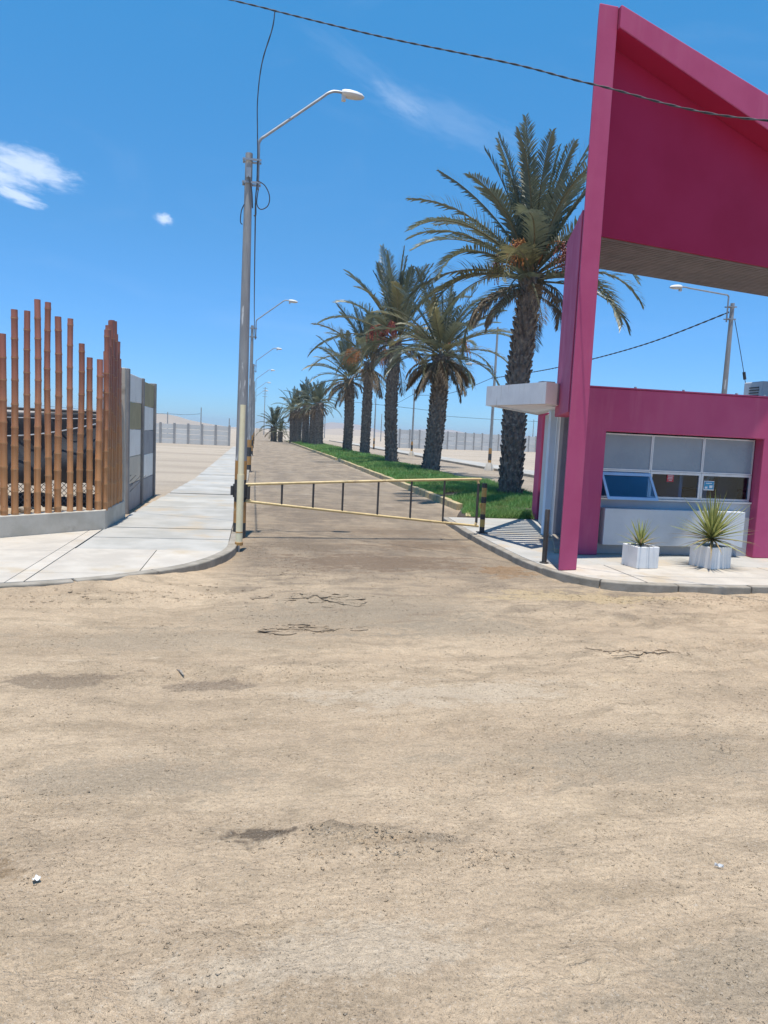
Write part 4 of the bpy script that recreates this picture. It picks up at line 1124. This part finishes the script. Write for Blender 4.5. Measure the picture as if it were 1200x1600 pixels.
root = thing('bollard', (3.85, 12.0, GZ), 'yellow and black striped bollard at the gate end', 'bollard')
zz = GZ
for i, (h, k) in enumerate(((.10, 'band_black'), (.13, 'post_yellow'), (.09, 'band_black'), (.19, 'post_yellow'), (.105, 'band_black'), (.155, 'post_yellow'), (.075, 'band_black'))):
    mb = MB(); mb.tube([(3.85, 12.0, zz), (3.85, 12.0, zz + h - .0005)], .043, 14); mb.build('painted_band', M[k], root, smooth='auto'); zz += h
mb = MB(); mb.box(3.77, 3.93, 11.92, 12.08, GZ - .002, GZ + .012); mb.build('base_plate', M['gate_dark'], root)
mb = MB(); mb.tube([(3.80, 12.0, .52), (3.80, 12.0, .60)], .02, 8); mb.build('latch', M['post_yellow'], root)
root = thing('bollard', (3.81, 9.12, GZ), 'plain black steel bollard left of the magenta column', 'bollard')
mb = MB(); mb.tube([(3.81, 9.12, GZ), (3.81, 9.12, .80), (3.81, 9.12, .812)], [.033, .033, .028], 14); mb.build('post', M['gate_dark'], root, smooth='auto')
mb = MB(); mb.tube([(3.81, 9.12, GZ - .002), (3.81, 9.12, GZ + .01)], .06, 14); mb.build('base_plate', M['gate_dark'], root, smooth='auto')

root = thing('barrier_pipe', (-.185, 10.2, 0), 'cream pipe standing upright on the kerb in front of the lamp', 'pipe')
mb = MB(); mb.tube([(-.187, 10.2, .10), (-.186, 10.2, 1.06)], .047, 14); mb.build('lower_sleeve', M['pipe_cream'], root, smooth='auto')
mb = MB(); mb.tube([(-.186, 10.2, 1.0601), (-.18, 10.2, 2.0)], [.040, .037], 14); mb.build('upper_pipe', M['pipe_cream'], root, smooth='auto')
mb = MB(); mb.tube([(-.187, 10.2, .085), (-.187, 10.2, .1295)], .056, 14); mb.tube([(-.187, 10.2, .26), (-.187, 10.2, .275)], .049, 14); mb.build('collar', M['band_ochre'], root, smooth='auto')
mb = MB(); mb.tube([(-.187, 10.15, -.05), (-.187, 10.15, .09)], .013, 8); mb.build('pin', M['galvanised'], root, smooth='auto')


# ------------------------------------------------------------------ date palms
def frond_mesh(L, el0, bend, m, seed, droopy=0.0, dens=48, leafL=.54, name='frond'):
    rr = random.Random(seed); mb = MB(); n = 14; pts = []; p = Vector((0, 0, 0)); el = el0; side = rr.uniform(-.08, .08); az = 0
    step = L / n; dirs = []
    for i in range(n + 1):
        pts.append(p.copy()); d = Vector((math.cos(el) * math.cos(az), math.cos(el) * math.sin(az), math.sin(el))); dirs.append(d)
        p = p + d * step; el -= bend / n * (.35 + 1.3 * i / n); az += side / n
    mb.cur = 1; mb.tube(pts, [.034 * (1 - .86 * i / n) + .003 for i in range(n + 1)], 4)
    mb.cur = 0
    for i in range(dens):
        t = .13 + .87 * (i / (dens - 1)); f = t * n; k = min(n - 1, int(f)); q = pts[k].lerp(pts[k + 1], f - k); d = dirs[k].lerp(dirs[k + 1], f - k).normalized()
        up = (Vector((0, 0, 1)) - d * d.z); up = up.normalized() if up.length > .05 else Vector((-1, 0, 0)); s0 = d.cross(up).normalized()
        ll = leafL * (.42 + .75 * math.sin(math.pi * min(1, .18 + t * .80)) ** .8) * rr.uniform(.85, 1.12)
        if t > .93: ll *= .75
        fwd = .75 + .65 * t
        for sg in (-1, 1):
            v = (s0 * sg + d * (fwd + rr.uniform(-.2, .2)) + up * (.48 + rr.uniform(-.22, .25) - droopy)).normalized()
            tip = q + v * ll + Vector((0, 0, -ll * (.10 + droopy * .5 + rr.uniform(0, .10)))); mid = q + v * ll * .5
            wv = d.cross(v).cross(v); wv = d * .6 + up * .5; wv = (wv - v * wv.dot(v)).normalized() * (.0225 + .007 * rr.random())
            mb.add([q - wv * .6, q + wv * .6, mid + wv, mid - wv, tip], [(0, 1, 2, 3), (3, 2, 4)])
    me = bpy.data.meshes.new(name); me.from_pydata(mb.v, [], mb.f); me.materials.append(m); me.materials.append(M['frond_rachis'])
    me.polygons.foreach_set('material_index', mb.mi); return me


FR = {}
for i, (el, bend) in enumerate(((86, .25), (76, .38), (63, .62), (48, .95), (34, 1.30), (18, 1.55), (0, 1.35))):
    FR[i] = [frond_mesh(1.0 * 3.9, R(el), bend, M[k], 100 + i * 7 + j) for j, k in enumerate(('frond_green', 'frond_green', 'frond_olive' if i > 2 else 'frond_green'))]
FR['dead'] = [frond_mesh(2.0, R(el), b, M['frond_dry'], 200 + j, .5, 30, .34) for j, (el, b) in enumerate(((-25, .9), (-45, .7), (-10, 1.4)))]


def trunk_mesh(base, top, r0, r1, rnd_, par, lean=(0, 0)):
    n = 22; path = []; rad = []; b, t = Vector(base), Vector(top)
    for i in range(n + 1):
        u = i / n; p = b.lerp(t, u) + Vector((lean[0], lean[1], 0)) * math.sin(math.pi * u); path.append(p)
        rad.append((r0 + (r1 - r0) * u + .10 * r0 * max(0, 1 - u * 9)) * .86)
    mb = MB(); mb.tube(path, rad, 14); tr = mb.build('trunk', M['trunk'], par, smooth=True)
    # stubs of old leaf stalks spiralling up the trunk
    H = (t - b).length; cnt = int(H / .0125 * .5); V = []; F = []
    sb = MB()
    N = int(H * 62)
    for i in range(N):
        u = (i + .5) / N; f = u * n; k = min(n - 1, int(f)); c = path[k].lerp(path[k + 1], f - k); rr = rad[k] + (rad[k + 1] - rad[k]) * (f - k)
        a = i * 2.39996 + rnd_.uniform(-.12, .12); o = Vector((math.cos(a), math.sin(a), 0)); s = Vector((-math.sin(a), math.cos(a), 0)); up = Vector((0, 0, 1))
        w = .062 * rnd_.uniform(.75, 1.2) * (r0 / .36); l = rnd_.uniform(.10, .19); pr = rnd_.uniform(.045, .095) * (.7 + .6 * u)
        tw = rnd_.uniform(-.4, .4)
        q0 = c + o * (rr - .02); tip = c + o * (rr + pr) + up * l + s * tw * w
        sb.add([q0 - s * w - up * .03, q0 + s * w - up * .03, q0 + o * .035 - up * .05, tip - s * w * .55, tip + s * w * .55, tip + o * .018 - up * .03, q0 + up * l * .8],
               [(0, 2, 5, 3), (2, 1, 4, 5), (3, 5, 4), (0, 3, 6), (1, 6, 4), (3, 4, 6)])
    o = sb.build('leaf_stubs', M['trunk'], par); o['kind'] = 'stuff'


def bunch_mesh(k, seed, L=1.0):
    rr = random.Random(seed); mb = MB(); main = catmull([(0, 0, 0), (.35 * L, 0, .45 * L), (.75 * L, 0, .50 * L), (.95 * L, 0, .30 * L)], 4); mb.cur = 1; mb.tube(main, .022, 5); mb.cur = 0
    for i in range(34):
        b = main[rr.randint(len(main) - 5, len(main) - 1)]; e = b + Vector((rr.uniform(-.12, .38), rr.uniform(-.28, .28), rr.uniform(-.75, -.20))) * L
        mid = b.lerp(e, .5) + Vector((rr.uniform(0, .14), 0, .12)) * L
        mb.cur = 1; mb.tube([b, mid, e], .007, 3, False); mb.cur = 0
        for j in range(7):
            t = .3 + .7 * j / 6; p = b.lerp(mid, t * 2) if t < .5 else mid.lerp(e, t * 2 - 1); p = p + Vector((rr.uniform(-.03, .03), rr.uniform(-.03, .03), rr.uniform(-.03, .03)))
            r = .022
            mb.add([p + Vector(v) * r for v in ((1, 0, 0), (-1, 0, 0), (0, 1, 0), (0, -1, 0), (0, 0, 1.4), (0, 0, -1.4))], [(0, 2, 4), (2, 1, 4), (1, 3, 4), (3, 0, 4), (2, 0, 5), (1, 2, 5), (3, 1, 5), (0, 3, 5)])
    me = bpy.data.meshes.new('fruit_bunch'); me.from_pydata(mb.v, [], mb.f); me.materials.append(M[k]); me.materials.append(M['fruit_stalk']); me.polygons.foreach_set('material_index', mb.mi); return me


BUN = {'o': [bunch_mesh('date_orange', s) for s in (1, 2)], 'r': [bunch_mesh('date_red', s) for s in (3, 4)]}
GPALM = 'date palms along the median'


def palm(base, top, r0, r1, label, seed, scale=1.0, n=52, dead=9, fruit='', detail=True, lean=(0, 0), classes=(7, 8, 9, 9, 8, 7, 4), skew=None):
    rd = random.Random(seed); root = thing('date_palm', base, label, 'palm tree', GPALM)
    trunk_mesh((base[0], base[1], base[2] - .05), top, r0, r1, rd, root, lean)
    T = Vector(top) - Vector(base); tot = sum(classes)
    az = rd.uniform(0, 6.28); obs = []
    for ci, cnt in enumerate(classes):
        for j in range(round(cnt * n / tot)):
            az += 2.39996 + rd.uniform(-.25, .25)
            obs.append((rd.choice(FR[ci]), az, ci, scale * rd.uniform(.78, 1.08) * (1.0 if ci > 1 else .84)))
    def place(me, a, h, s, nm='frond', tilt=.06):
        o = link(nm, me, None, root); o.location = T + Vector((math.cos(a) * r1 * .55, math.sin(a) * r1 * .55, h)); o.rotation_euler = (rd.uniform(-.35, .35) if nm == 'frond' else 0, rd.uniform(-tilt, tilt), a); o.scale = (s, s, s)
        return o
    if detail:
        for me, a, ci, s in obs: place(me, a, .55 - .11 * ci, s)
        for j in range(dead): place(rd.choice(FR['dead']), rd.uniform(0, 6.28), -.15 - .35 * rd.random(), scale * rd.uniform(.7, 1.15))
        for i, ch in enumerate(fruit): place(rd.choice(BUN[ch]), i * 6.28 / max(1, len(fruit)) + rd.uniform(-.4, .4), .25, scale * rd.uniform(.9, 1.2), 'fruit_bunch')
    else:
        Vs = []; Fs = []; mi = []
        for me, a, ci, s in obs + [(rd.choice(FR['dead']), rd.uniform(0, 6.28), 9, scale) for _ in range(dead)]:
            mt = Matrix.Translation(T + Vector((0, 0, .4 - .1 * min(ci, 7)))) @ Matrix.Rotation(a, 4, 'Z') @ Matrix.Rotation(rd.uniform(-.3, .3), 4, 'X') @ Matrix.Scale(s, 4)
            b = len(Vs); Vs += [tuple(mt @ v.co) for v in me.vertices]; Fs += [tuple(i + b for i in p.vertices) for p in me.polygons]; dk = 1 if ci == 9 else 0; mi += [dk] * len(me.polygons)
        me = bpy.data.meshes.new('crown'); me.from_pydata(Vs, [], Fs); me.materials.append(M['frond_green']); me.materials.append(M['frond_dry']); me.polygons.foreach_set('material_index', mi)
        o = link('crown', me, None, root)
        for i, ch in enumerate(fruit):
            b = link('fruit_bunch', rd.choice(BUN[ch]), None, root); b.location = T + Vector((0, 0, .1)); b.rotation_euler = (0, 0, i * 2.1 + rd.uniform(-.3, .3)); b.scale = (scale,) * 3
    return root


palm((6.90, 19.2, .12), (7.08, 19.1, 6.0), .325, .29, 'nearest and largest date palm, beside the kiosk canopy', 11, .94, 62, 12, 'ooror', classes=(6, 9, 9, 8, 9, 8, 5), lean=(-.10, 0))
palm((7.62, 31.7, .15), (7.82, 31.6, 5.25), .405, .37, 'second date palm from the kiosk, with a dry skirt under its crown', 22, .86, 46, 30, 'o', classes=(3, 5, 7, 9, 9, 8, 6), lean=(.08, 0))
palm((7.27, 39.2, .15), (7.20, 39.2, 6.6), .345, .31, 'third date palm from the kiosk, with dark red fruit bunches', 33, 1.22, 40, 8, 'rrrr', classes=(9, 9, 8, 6, 5, 4, 3), lean=(-.12, .1))
palm((7.45, 50.6, .15), (7.50, 50.6, 6.5), .35, .32, 'fourth date palm from the kiosk, with orange fruit bunches', 44, 1.12, 38, 10, 'oooooo', classes=(8, 8, 8, 5, 4, 2, 1))
palm((6.92, 56.4, .15), (6.85, 56.4, 5.75), .38, .36, 'fifth date palm from the kiosk, with drooping dry fronds at its left', 55, .97, 38, 18, 'o', classes=(4, 6, 8, 8, 7, 5, 4), lean=(.1, 0))
far = [(6.15, 73.2, 4.4, .46, 'sixth date palm from the kiosk, right of the distant palm clump'), (5.85, 78, 4.3, .42, 'seventh date palm from the kiosk in the distant clump'), (5.4, 82, 4.4, .42, 'eighth date palm from the kiosk in the distant clump'),
       (4.85, 87, 4.2, .42, 'ninth date palm from the kiosk in the distant clump'), (4.45, 91, 4.1, .42, 'tenth date palm from the kiosk, left edge of the distant clump')]
for i, (x, y, h, r, lb) in enumerate(far): palm((x, y, .1), (x + random.uniform(-.1, .1), y, h), r, r * .9, lb, 60 + i, .64 + .07 * (i % 3), 26, 8 + 3 * (i % 2), 'o' if i % 2 else '', detail=False)
palm((2.35, 99.5, .05), (2.35, 99.5, 1.9), .42, .40, 'short bushy date palm far down the lane', 71, .80, 40, 4, '', detail=False)
palm((3.15, 97.0, .05), (3.15, 97.0, 1.3), .30, .28, 'smallest young date palm beside the short bushy one', 72, .5, 30, 2, '', detail=False)


# ------------------------------------------------------------------ distant walls, poles, scrub
def precast(p0, p1, h, step, label, rows=4, z=0.0):
    a, b = Vector(p0), Vector(p1); L = (b - a).length; n = int(L / step); d = (b - a) / n; u = d.normalized(); w = Vector((-u.y, u.x)) * .06
    root = thing('precast_wall', (a.x, a.y, z), label, 'wall'); o3 = Vector((a.x, a.y, z))
    pm_ = MB(); pm_.box(-.09, .09, -.09, .09, 0, h + .08); post = pm_.build('post', M['precast_post'], root, org=(0, 0, 0)); ang = math.atan2(u.y, u.x); post.rotation_euler[2] = ang
    pl = MB(); pl.box(.10, d.length - .10, -.035, .035, .01, h / rows - .02); panel = None
    for i in range(n + 1):
        if i:
            c = post.copy(); col.objects.link(c); c.location = ((d * i).x, (d * i).y, 0)
        if i == n: break
        for r in range(rows):
            if random.random() < .03 and r == rows - 1: continue
            if panel is None: panel = pl.build('panel', M['precast'], root, org=(0, 0, 0)); c = panel
            else: c = panel.copy(); col.objects.link(c)
            c.rotation_euler[2] = ang; c.location = ((d * i).x, (d * i).y, h / rows * r)


precast((-27, 67.5), (-2.3, 66.6), 1.72, 1.14, 'pale precast wall far off on the left, behind the sandy lot')
precast((16.5, 91.5), (60, 118), 2.35, 1.75, 'long pale precast wall behind the palms on the right')
GU = 'distant utility poles'
def upole(x, y, h, label, arms=1, r=.11):
    root = thing('utility_pole', (x, y, 0), label, 'utility pole', GU); mb = MB(); mb.tube([(x, y, -.2), (x, y, h)], [r, r * .7], 8); mb.build('pole', M['concrete_pole'], root, smooth='auto')
    for k in range(arms):
        z = h - .35 - .7 * k; mb = MB(); mb.box(x - .6, x + .6, y - .04, y + .04, z, z + .09); mb.build('crossarm', M['concrete_pole'], root)
upole(-12.5, 110, 3.35, 'distant pole behind the left precast wall, nearest the panel wall', 0, .09)
upole(-7.85, 110, 4.25, 'distant taller pole in the middle behind the left precast wall', 0, .09); upole(-3.85, 110, 2.9, 'distant pole at the right end of the left precast wall', 0, .09)
upole(2.0, 190, 12.0, 'far pole with several crossarms at the end of the lane', 4); upole(16, 175, 9.5, 'far pole between the short palm and the palm clump', 1)
upole(22, 120, 6.2, 'far pole just right of the sixth palm trunk', 0); upole(36, 140, 6.8, 'far pole behind the precast wall right of the fourth palm', 0)
upole(38.0, 150, 6.0, 'far pole with lamp arm behind the precast wall, right of the second palm', 1); upole(62, 160, 6.5, 'far pole behind the precast wall near the nearest palm', 0); upole(84, 190, 8.0, 'far pole between nearest palm and the kiosk flank', 1)
upole(27, 160, 6.0, 'far pole behind the third palm trunk', 0)
wire('power_line', [(-30, 110, 3.4), (-20, 110, 3.0), (-12.5, 110, 3.1), (-10, 110, 3.1), (-7.85, 110, 3.35)], .022, 'distant power line over the left precast wall')
wire('power_line', [(16, 175, 9.2), (36, 150, 6.9), (38, 150, 6.0), (62, 160, 6.1), (84, 190, 7.6), (110, 200, 8)], .04, 'distant power line behind the palms on the right')

# far palms and scrub specks on the plain
for i, (x, y, s, lb) in enumerate(((62, 175, .5, 'tiny far palm beyond the right precast wall'), (51, 190, .32, 'tiny low far palm left of the other behind the wall'))):
    palm((x, y, 0), (x, y, 2.6 if i == 0 else 1.2), .25, .22, lb, 80 + i, s, 22, 0, '', detail=False)
V = []; F = []
for (x0, x1, y, n) in ((38, 50, 185, 26), (58, 64, 185, 14), (30, 34, 160, 6), (66, 70, 190, 8)):
    for k in range(n * 14):
        cx = random.uniform(x0, x1); cz = abs(random.gauss(0, .6)) + .2; cy = y + random.uniform(-2, 2); r = .35
        a = [Vector((random.uniform(-1, 1), random.uniform(-1, 1), random.uniform(-1, 1))) * r for _ in range(3)]; b = len(V)
        V += [(cx + q.x, cy + q.y, max(.0, cz + q.z)) for q in a]; F.append((b, b + 1, b + 2))
o = np_mesh('scrub', V, F, M['weathered_bush']); tag(o, 'dark low scrub far off on the desert plain', 'scrub', kind='stuff')
# drip-edge grass tufts at the palm feet come with the lawn

# ------------------------------------------------------------------ loose stones, broken crust and litter on the ground
def scatter_stones():
    import bmesh
    protos = []
    for s in range(5):
        rr = np.random.default_rng(s); bm = bmesh.new(); bmesh.ops.create_icosphere(bm, subdivisions=1, radius=1)
        v = np.array([x.co[:] for x in bm.verts]); f = np.array([[q.index for q in p.verts] for p in bm.faces]); bm.free()
        v = v * (1 + .35 * (rr.random((len(v), 1)) - .5)) * np.array([1.3, .9, .5]); protos.append((v, f))
    Vs = []; Fs = []; b = 0
    def put(x, y, s, k=None):
        nonlocal b
        v, f = protos[k if k is not None else random.randrange(5)]; a = random.uniform(0, 6.28); c, sn = math.cos(a), math.sin(a)
        w = v * s; w = np.stack([w[:, 0] * c - w[:, 1] * sn + x, w[:, 0] * sn + w[:, 1] * c + y, w[:, 2]], 1); pts.append((b, x, y, s)); Vs.append(w); Fs.append(f + b); b += len(v)
    pts = []
    for _ in range(900):
        y = 1.6 + 8.5 * random.random() ** 1.3; x = random.uniform(-.2 * y - 1.6, .62 * y + 1.2); s = .0015 + .0055 * random.random() ** 6
        if y < 7.2 or (-.2 < x < 3.5): put(x, y, s * (.7 + y * .12))
    for _ in range(750): x = random.gauss(-1.3, 1.0); y = 7.42 + .25 * (x + 1.8) + random.gauss(-.25, .22); put(x, y, .004 + .018 * random.random() ** 5) if y < 8.2 + (x + 1.06) * .7 - .1 else None
    for _ in range(900): x = random.uniform(3.4, 7); y = 7.45 + random.gauss(0, .18); put(x, y, .006 + .012 * random.random() ** 3) if y < 7.62 else None
    for _ in range(900): x = random.uniform(-.1, .9) ; y = random.uniform(8.3, 11); put(x, y, .003 + .010 * random.random() ** 4)
    for cx, cy, rx, ry, k in SPOTS[:7]:
        for _ in range(130): put(random.gauss(cx, rx * .6), random.gauss(cy, ry * .7), (.003 + .012 * random.random() ** 3) * (.65 if cy < 4 else 1))
    V = np.concatenate(Vs); F = np.concatenate(Fs)
    px = np.array([p[1] for p in pts]); py = np.array([p[2] for p in pts]); ps = np.array([p[3] for p in pts]); gz = height(px, py) + ps * .05
    V[:, 2] += np.repeat(gz, [len(w) for w in Vs])
    o = np_mesh('gravel', V, F, M['dirt'], smooth=False); tag(o, 'small stones and clods strewn over the dirt forecourt', 'gravel', kind='stuff')
    # fine clods in the colour of the ground itself
    n = 60000; y = 1.55 + 7.6 * rng.random(n) ** 1.35; x = -.2 * y - 1.4 + rng.random(n) * (.86 * y + 2.4)
    den = fbm(x, y * 1.6, .9, 3, 201) + .5 * fbm(x, y, .22, 2, 205); keep = (den > .02 + .55 * (rng.random(n) - .5)) & ((y < 7.15) | ((x > -.1) & (x < 3.5))); x, y = x[keep], y[keep]; n = len(x)
    r = (.0016 + .0042 * rng.random(n) ** 4) * (.75 + .10 * y); base = np.array([(1, 0, 0), (-1, 0, 0), (0, 1, 0), (0, -1, 0), (0, 0, .55), (0, 0, -.5)], float); tri = np.array([(0, 2, 4), (2, 1, 4), (1, 3, 4), (3, 0, 4), (2, 0, 5), (1, 2, 5), (3, 1, 5), (0, 3, 5)])
    a = rng.random(n) * 6.283; jit = .65 + .7 * rng.random((n, 6, 1)); P = base[None] * jit * r[:, None, None]; P[:, :, 0] *= 1.5
    X_ = P[:, :, 0] * np.cos(a)[:, None] - P[:, :, 1] * np.sin(a)[:, None] + x[:, None]; Y_ = P[:, :, 0] * np.sin(a)[:, None] + P[:, :, 1] * np.cos(a)[:, None] + y[:, None]; Z_ = P[:, :, 2] + (height(x, y) + r * .15)[:, None]
    o = np_mesh('dirt_clods', np.stack([X_, Y_, Z_], -1).reshape(-1, 3), (tri[None] + 6 * np.arange(n)[:, None, None]).reshape(-1, 3), M['dirt']); tag(o, 'fine crumbs of dirt lying all over the forecourt', 'dirt', kind='stuff')
    # plates of broken crust, tilted up at the edge
    mb = MB()
    for cx, cy, rx, ry, k in SPOTS[:7]:
        if cy < 4: continue
        for _ in range(int(6 + 24 * rx)):
            x, y = random.gauss(cx, rx * .55), random.gauss(cy, ry * .6); s = random.uniform(.03, .11) * (.42 if cy < 4 else 1); n = random.randint(13, 19); th = random.uniform(.006, .012) * (.6 if cy < 4 else 1)
            tx, ty = random.gauss(-.055, .045), random.gauss(0, .05); a0 = random.uniform(0, 6.28); top = []; bot = []
            for i in range(n):
                a = a0 + 6.28 * i / n + random.uniform(-.12, .12); r = s * random.uniform(.5, 1.15); dx, dy = r * 1.7 * math.cos(a), r * .6 * math.sin(a); dz = tx * (dy - s * .3) + ty * dx; z = ground_z(x + dx, y + dy)
                top.append((x + dx, y + dy, z + th * .5 + dz)); bot.append((x + dx * .94, y + dy * .94, z - th * .5 + dz))
            mb.add(bot + top, [tuple(range(n - 1, -1, -1)), tuple(range(n, 2 * n))] + [(i, (i + 1) % n, n + (i + 1) % n, n + i) for i in range(n)])
    o = mb.build('broken_crust', M['dirt']); tag(o, 'broken plates of dried dirt crust lifted from the ground', 'crust', kind='stuff')


scatter_stones()


def paper(x, y, w, h, label, m, rz):
    z = ground_z(x, y); mb = MB(); n = 5; vs = []
    for i in range(n):
        for j in range(n): vs.append((-w / 2 + w * i / (n - 1), -h / 2 + h * j / (n - 1), .014 + .008 * math.sin(i * 1.9 + j) + random.uniform(-.003, .003)))
    mb.add(vs, [(i * n + j, (i + 1) * n + j, (i + 1) * n + j + 1, i * n + j + 1) for i in range(n - 1) for j in range(n - 1)])
    o = mb.build('paper_scrap', m); o.location = (x, y, z); o.rotation_euler[2] = rz; s = o.modifiers.new('t', 'SOLIDIFY'); s.thickness = .001; tag(o, label, 'litter')


paper(-.75, 2.72, .026, .020, 'small white paper scrap on the dirt, lower left', M['litter_white'], .4)
paper(1.92, 2.56, .034, .005, 'thin pale sliver of litter on the dirt, lower right', M['litter_white'], -.5)
st = MB(); z = ground_z(-.46, 5.13); st.tube([(-.50, 5.19, z + .012), (-.47, 5.14, z + .018), (-.44, 5.06, z + .012)], [.006, .009, .004], 6); o = st.build('twig', M['trunk'], smooth=True); tag(o, 'short dark twig lying on the dirt, centre left', 'twig')

# ------------------------------------------------------------------ thin desert haze
m = bpy.data.materials.new('haze_air'); m.use_nodes = True; m.node_tree.nodes.clear(); t = NT(m.node_tree)
pv = t.n('ShaderNodeVolumePrincipled'); pv.inputs['Color'].default_value = (.82, .90, 1.0, 1); pv.inputs['Density'].default_value = .00017; pv.inputs['Anisotropy'].default_value = .2
ou = t.n('ShaderNodeOutputMaterial'); m.node_tree.links.new(pv.outputs[0], ou.inputs['Volume'])
mb = MB(); mb.box(-5600, 5600, -3600, 6600, -4, 60); o = mb.build('haze', m); tag(o, 'thin pale haze over the desert plain', 'haze', kind='stuff')
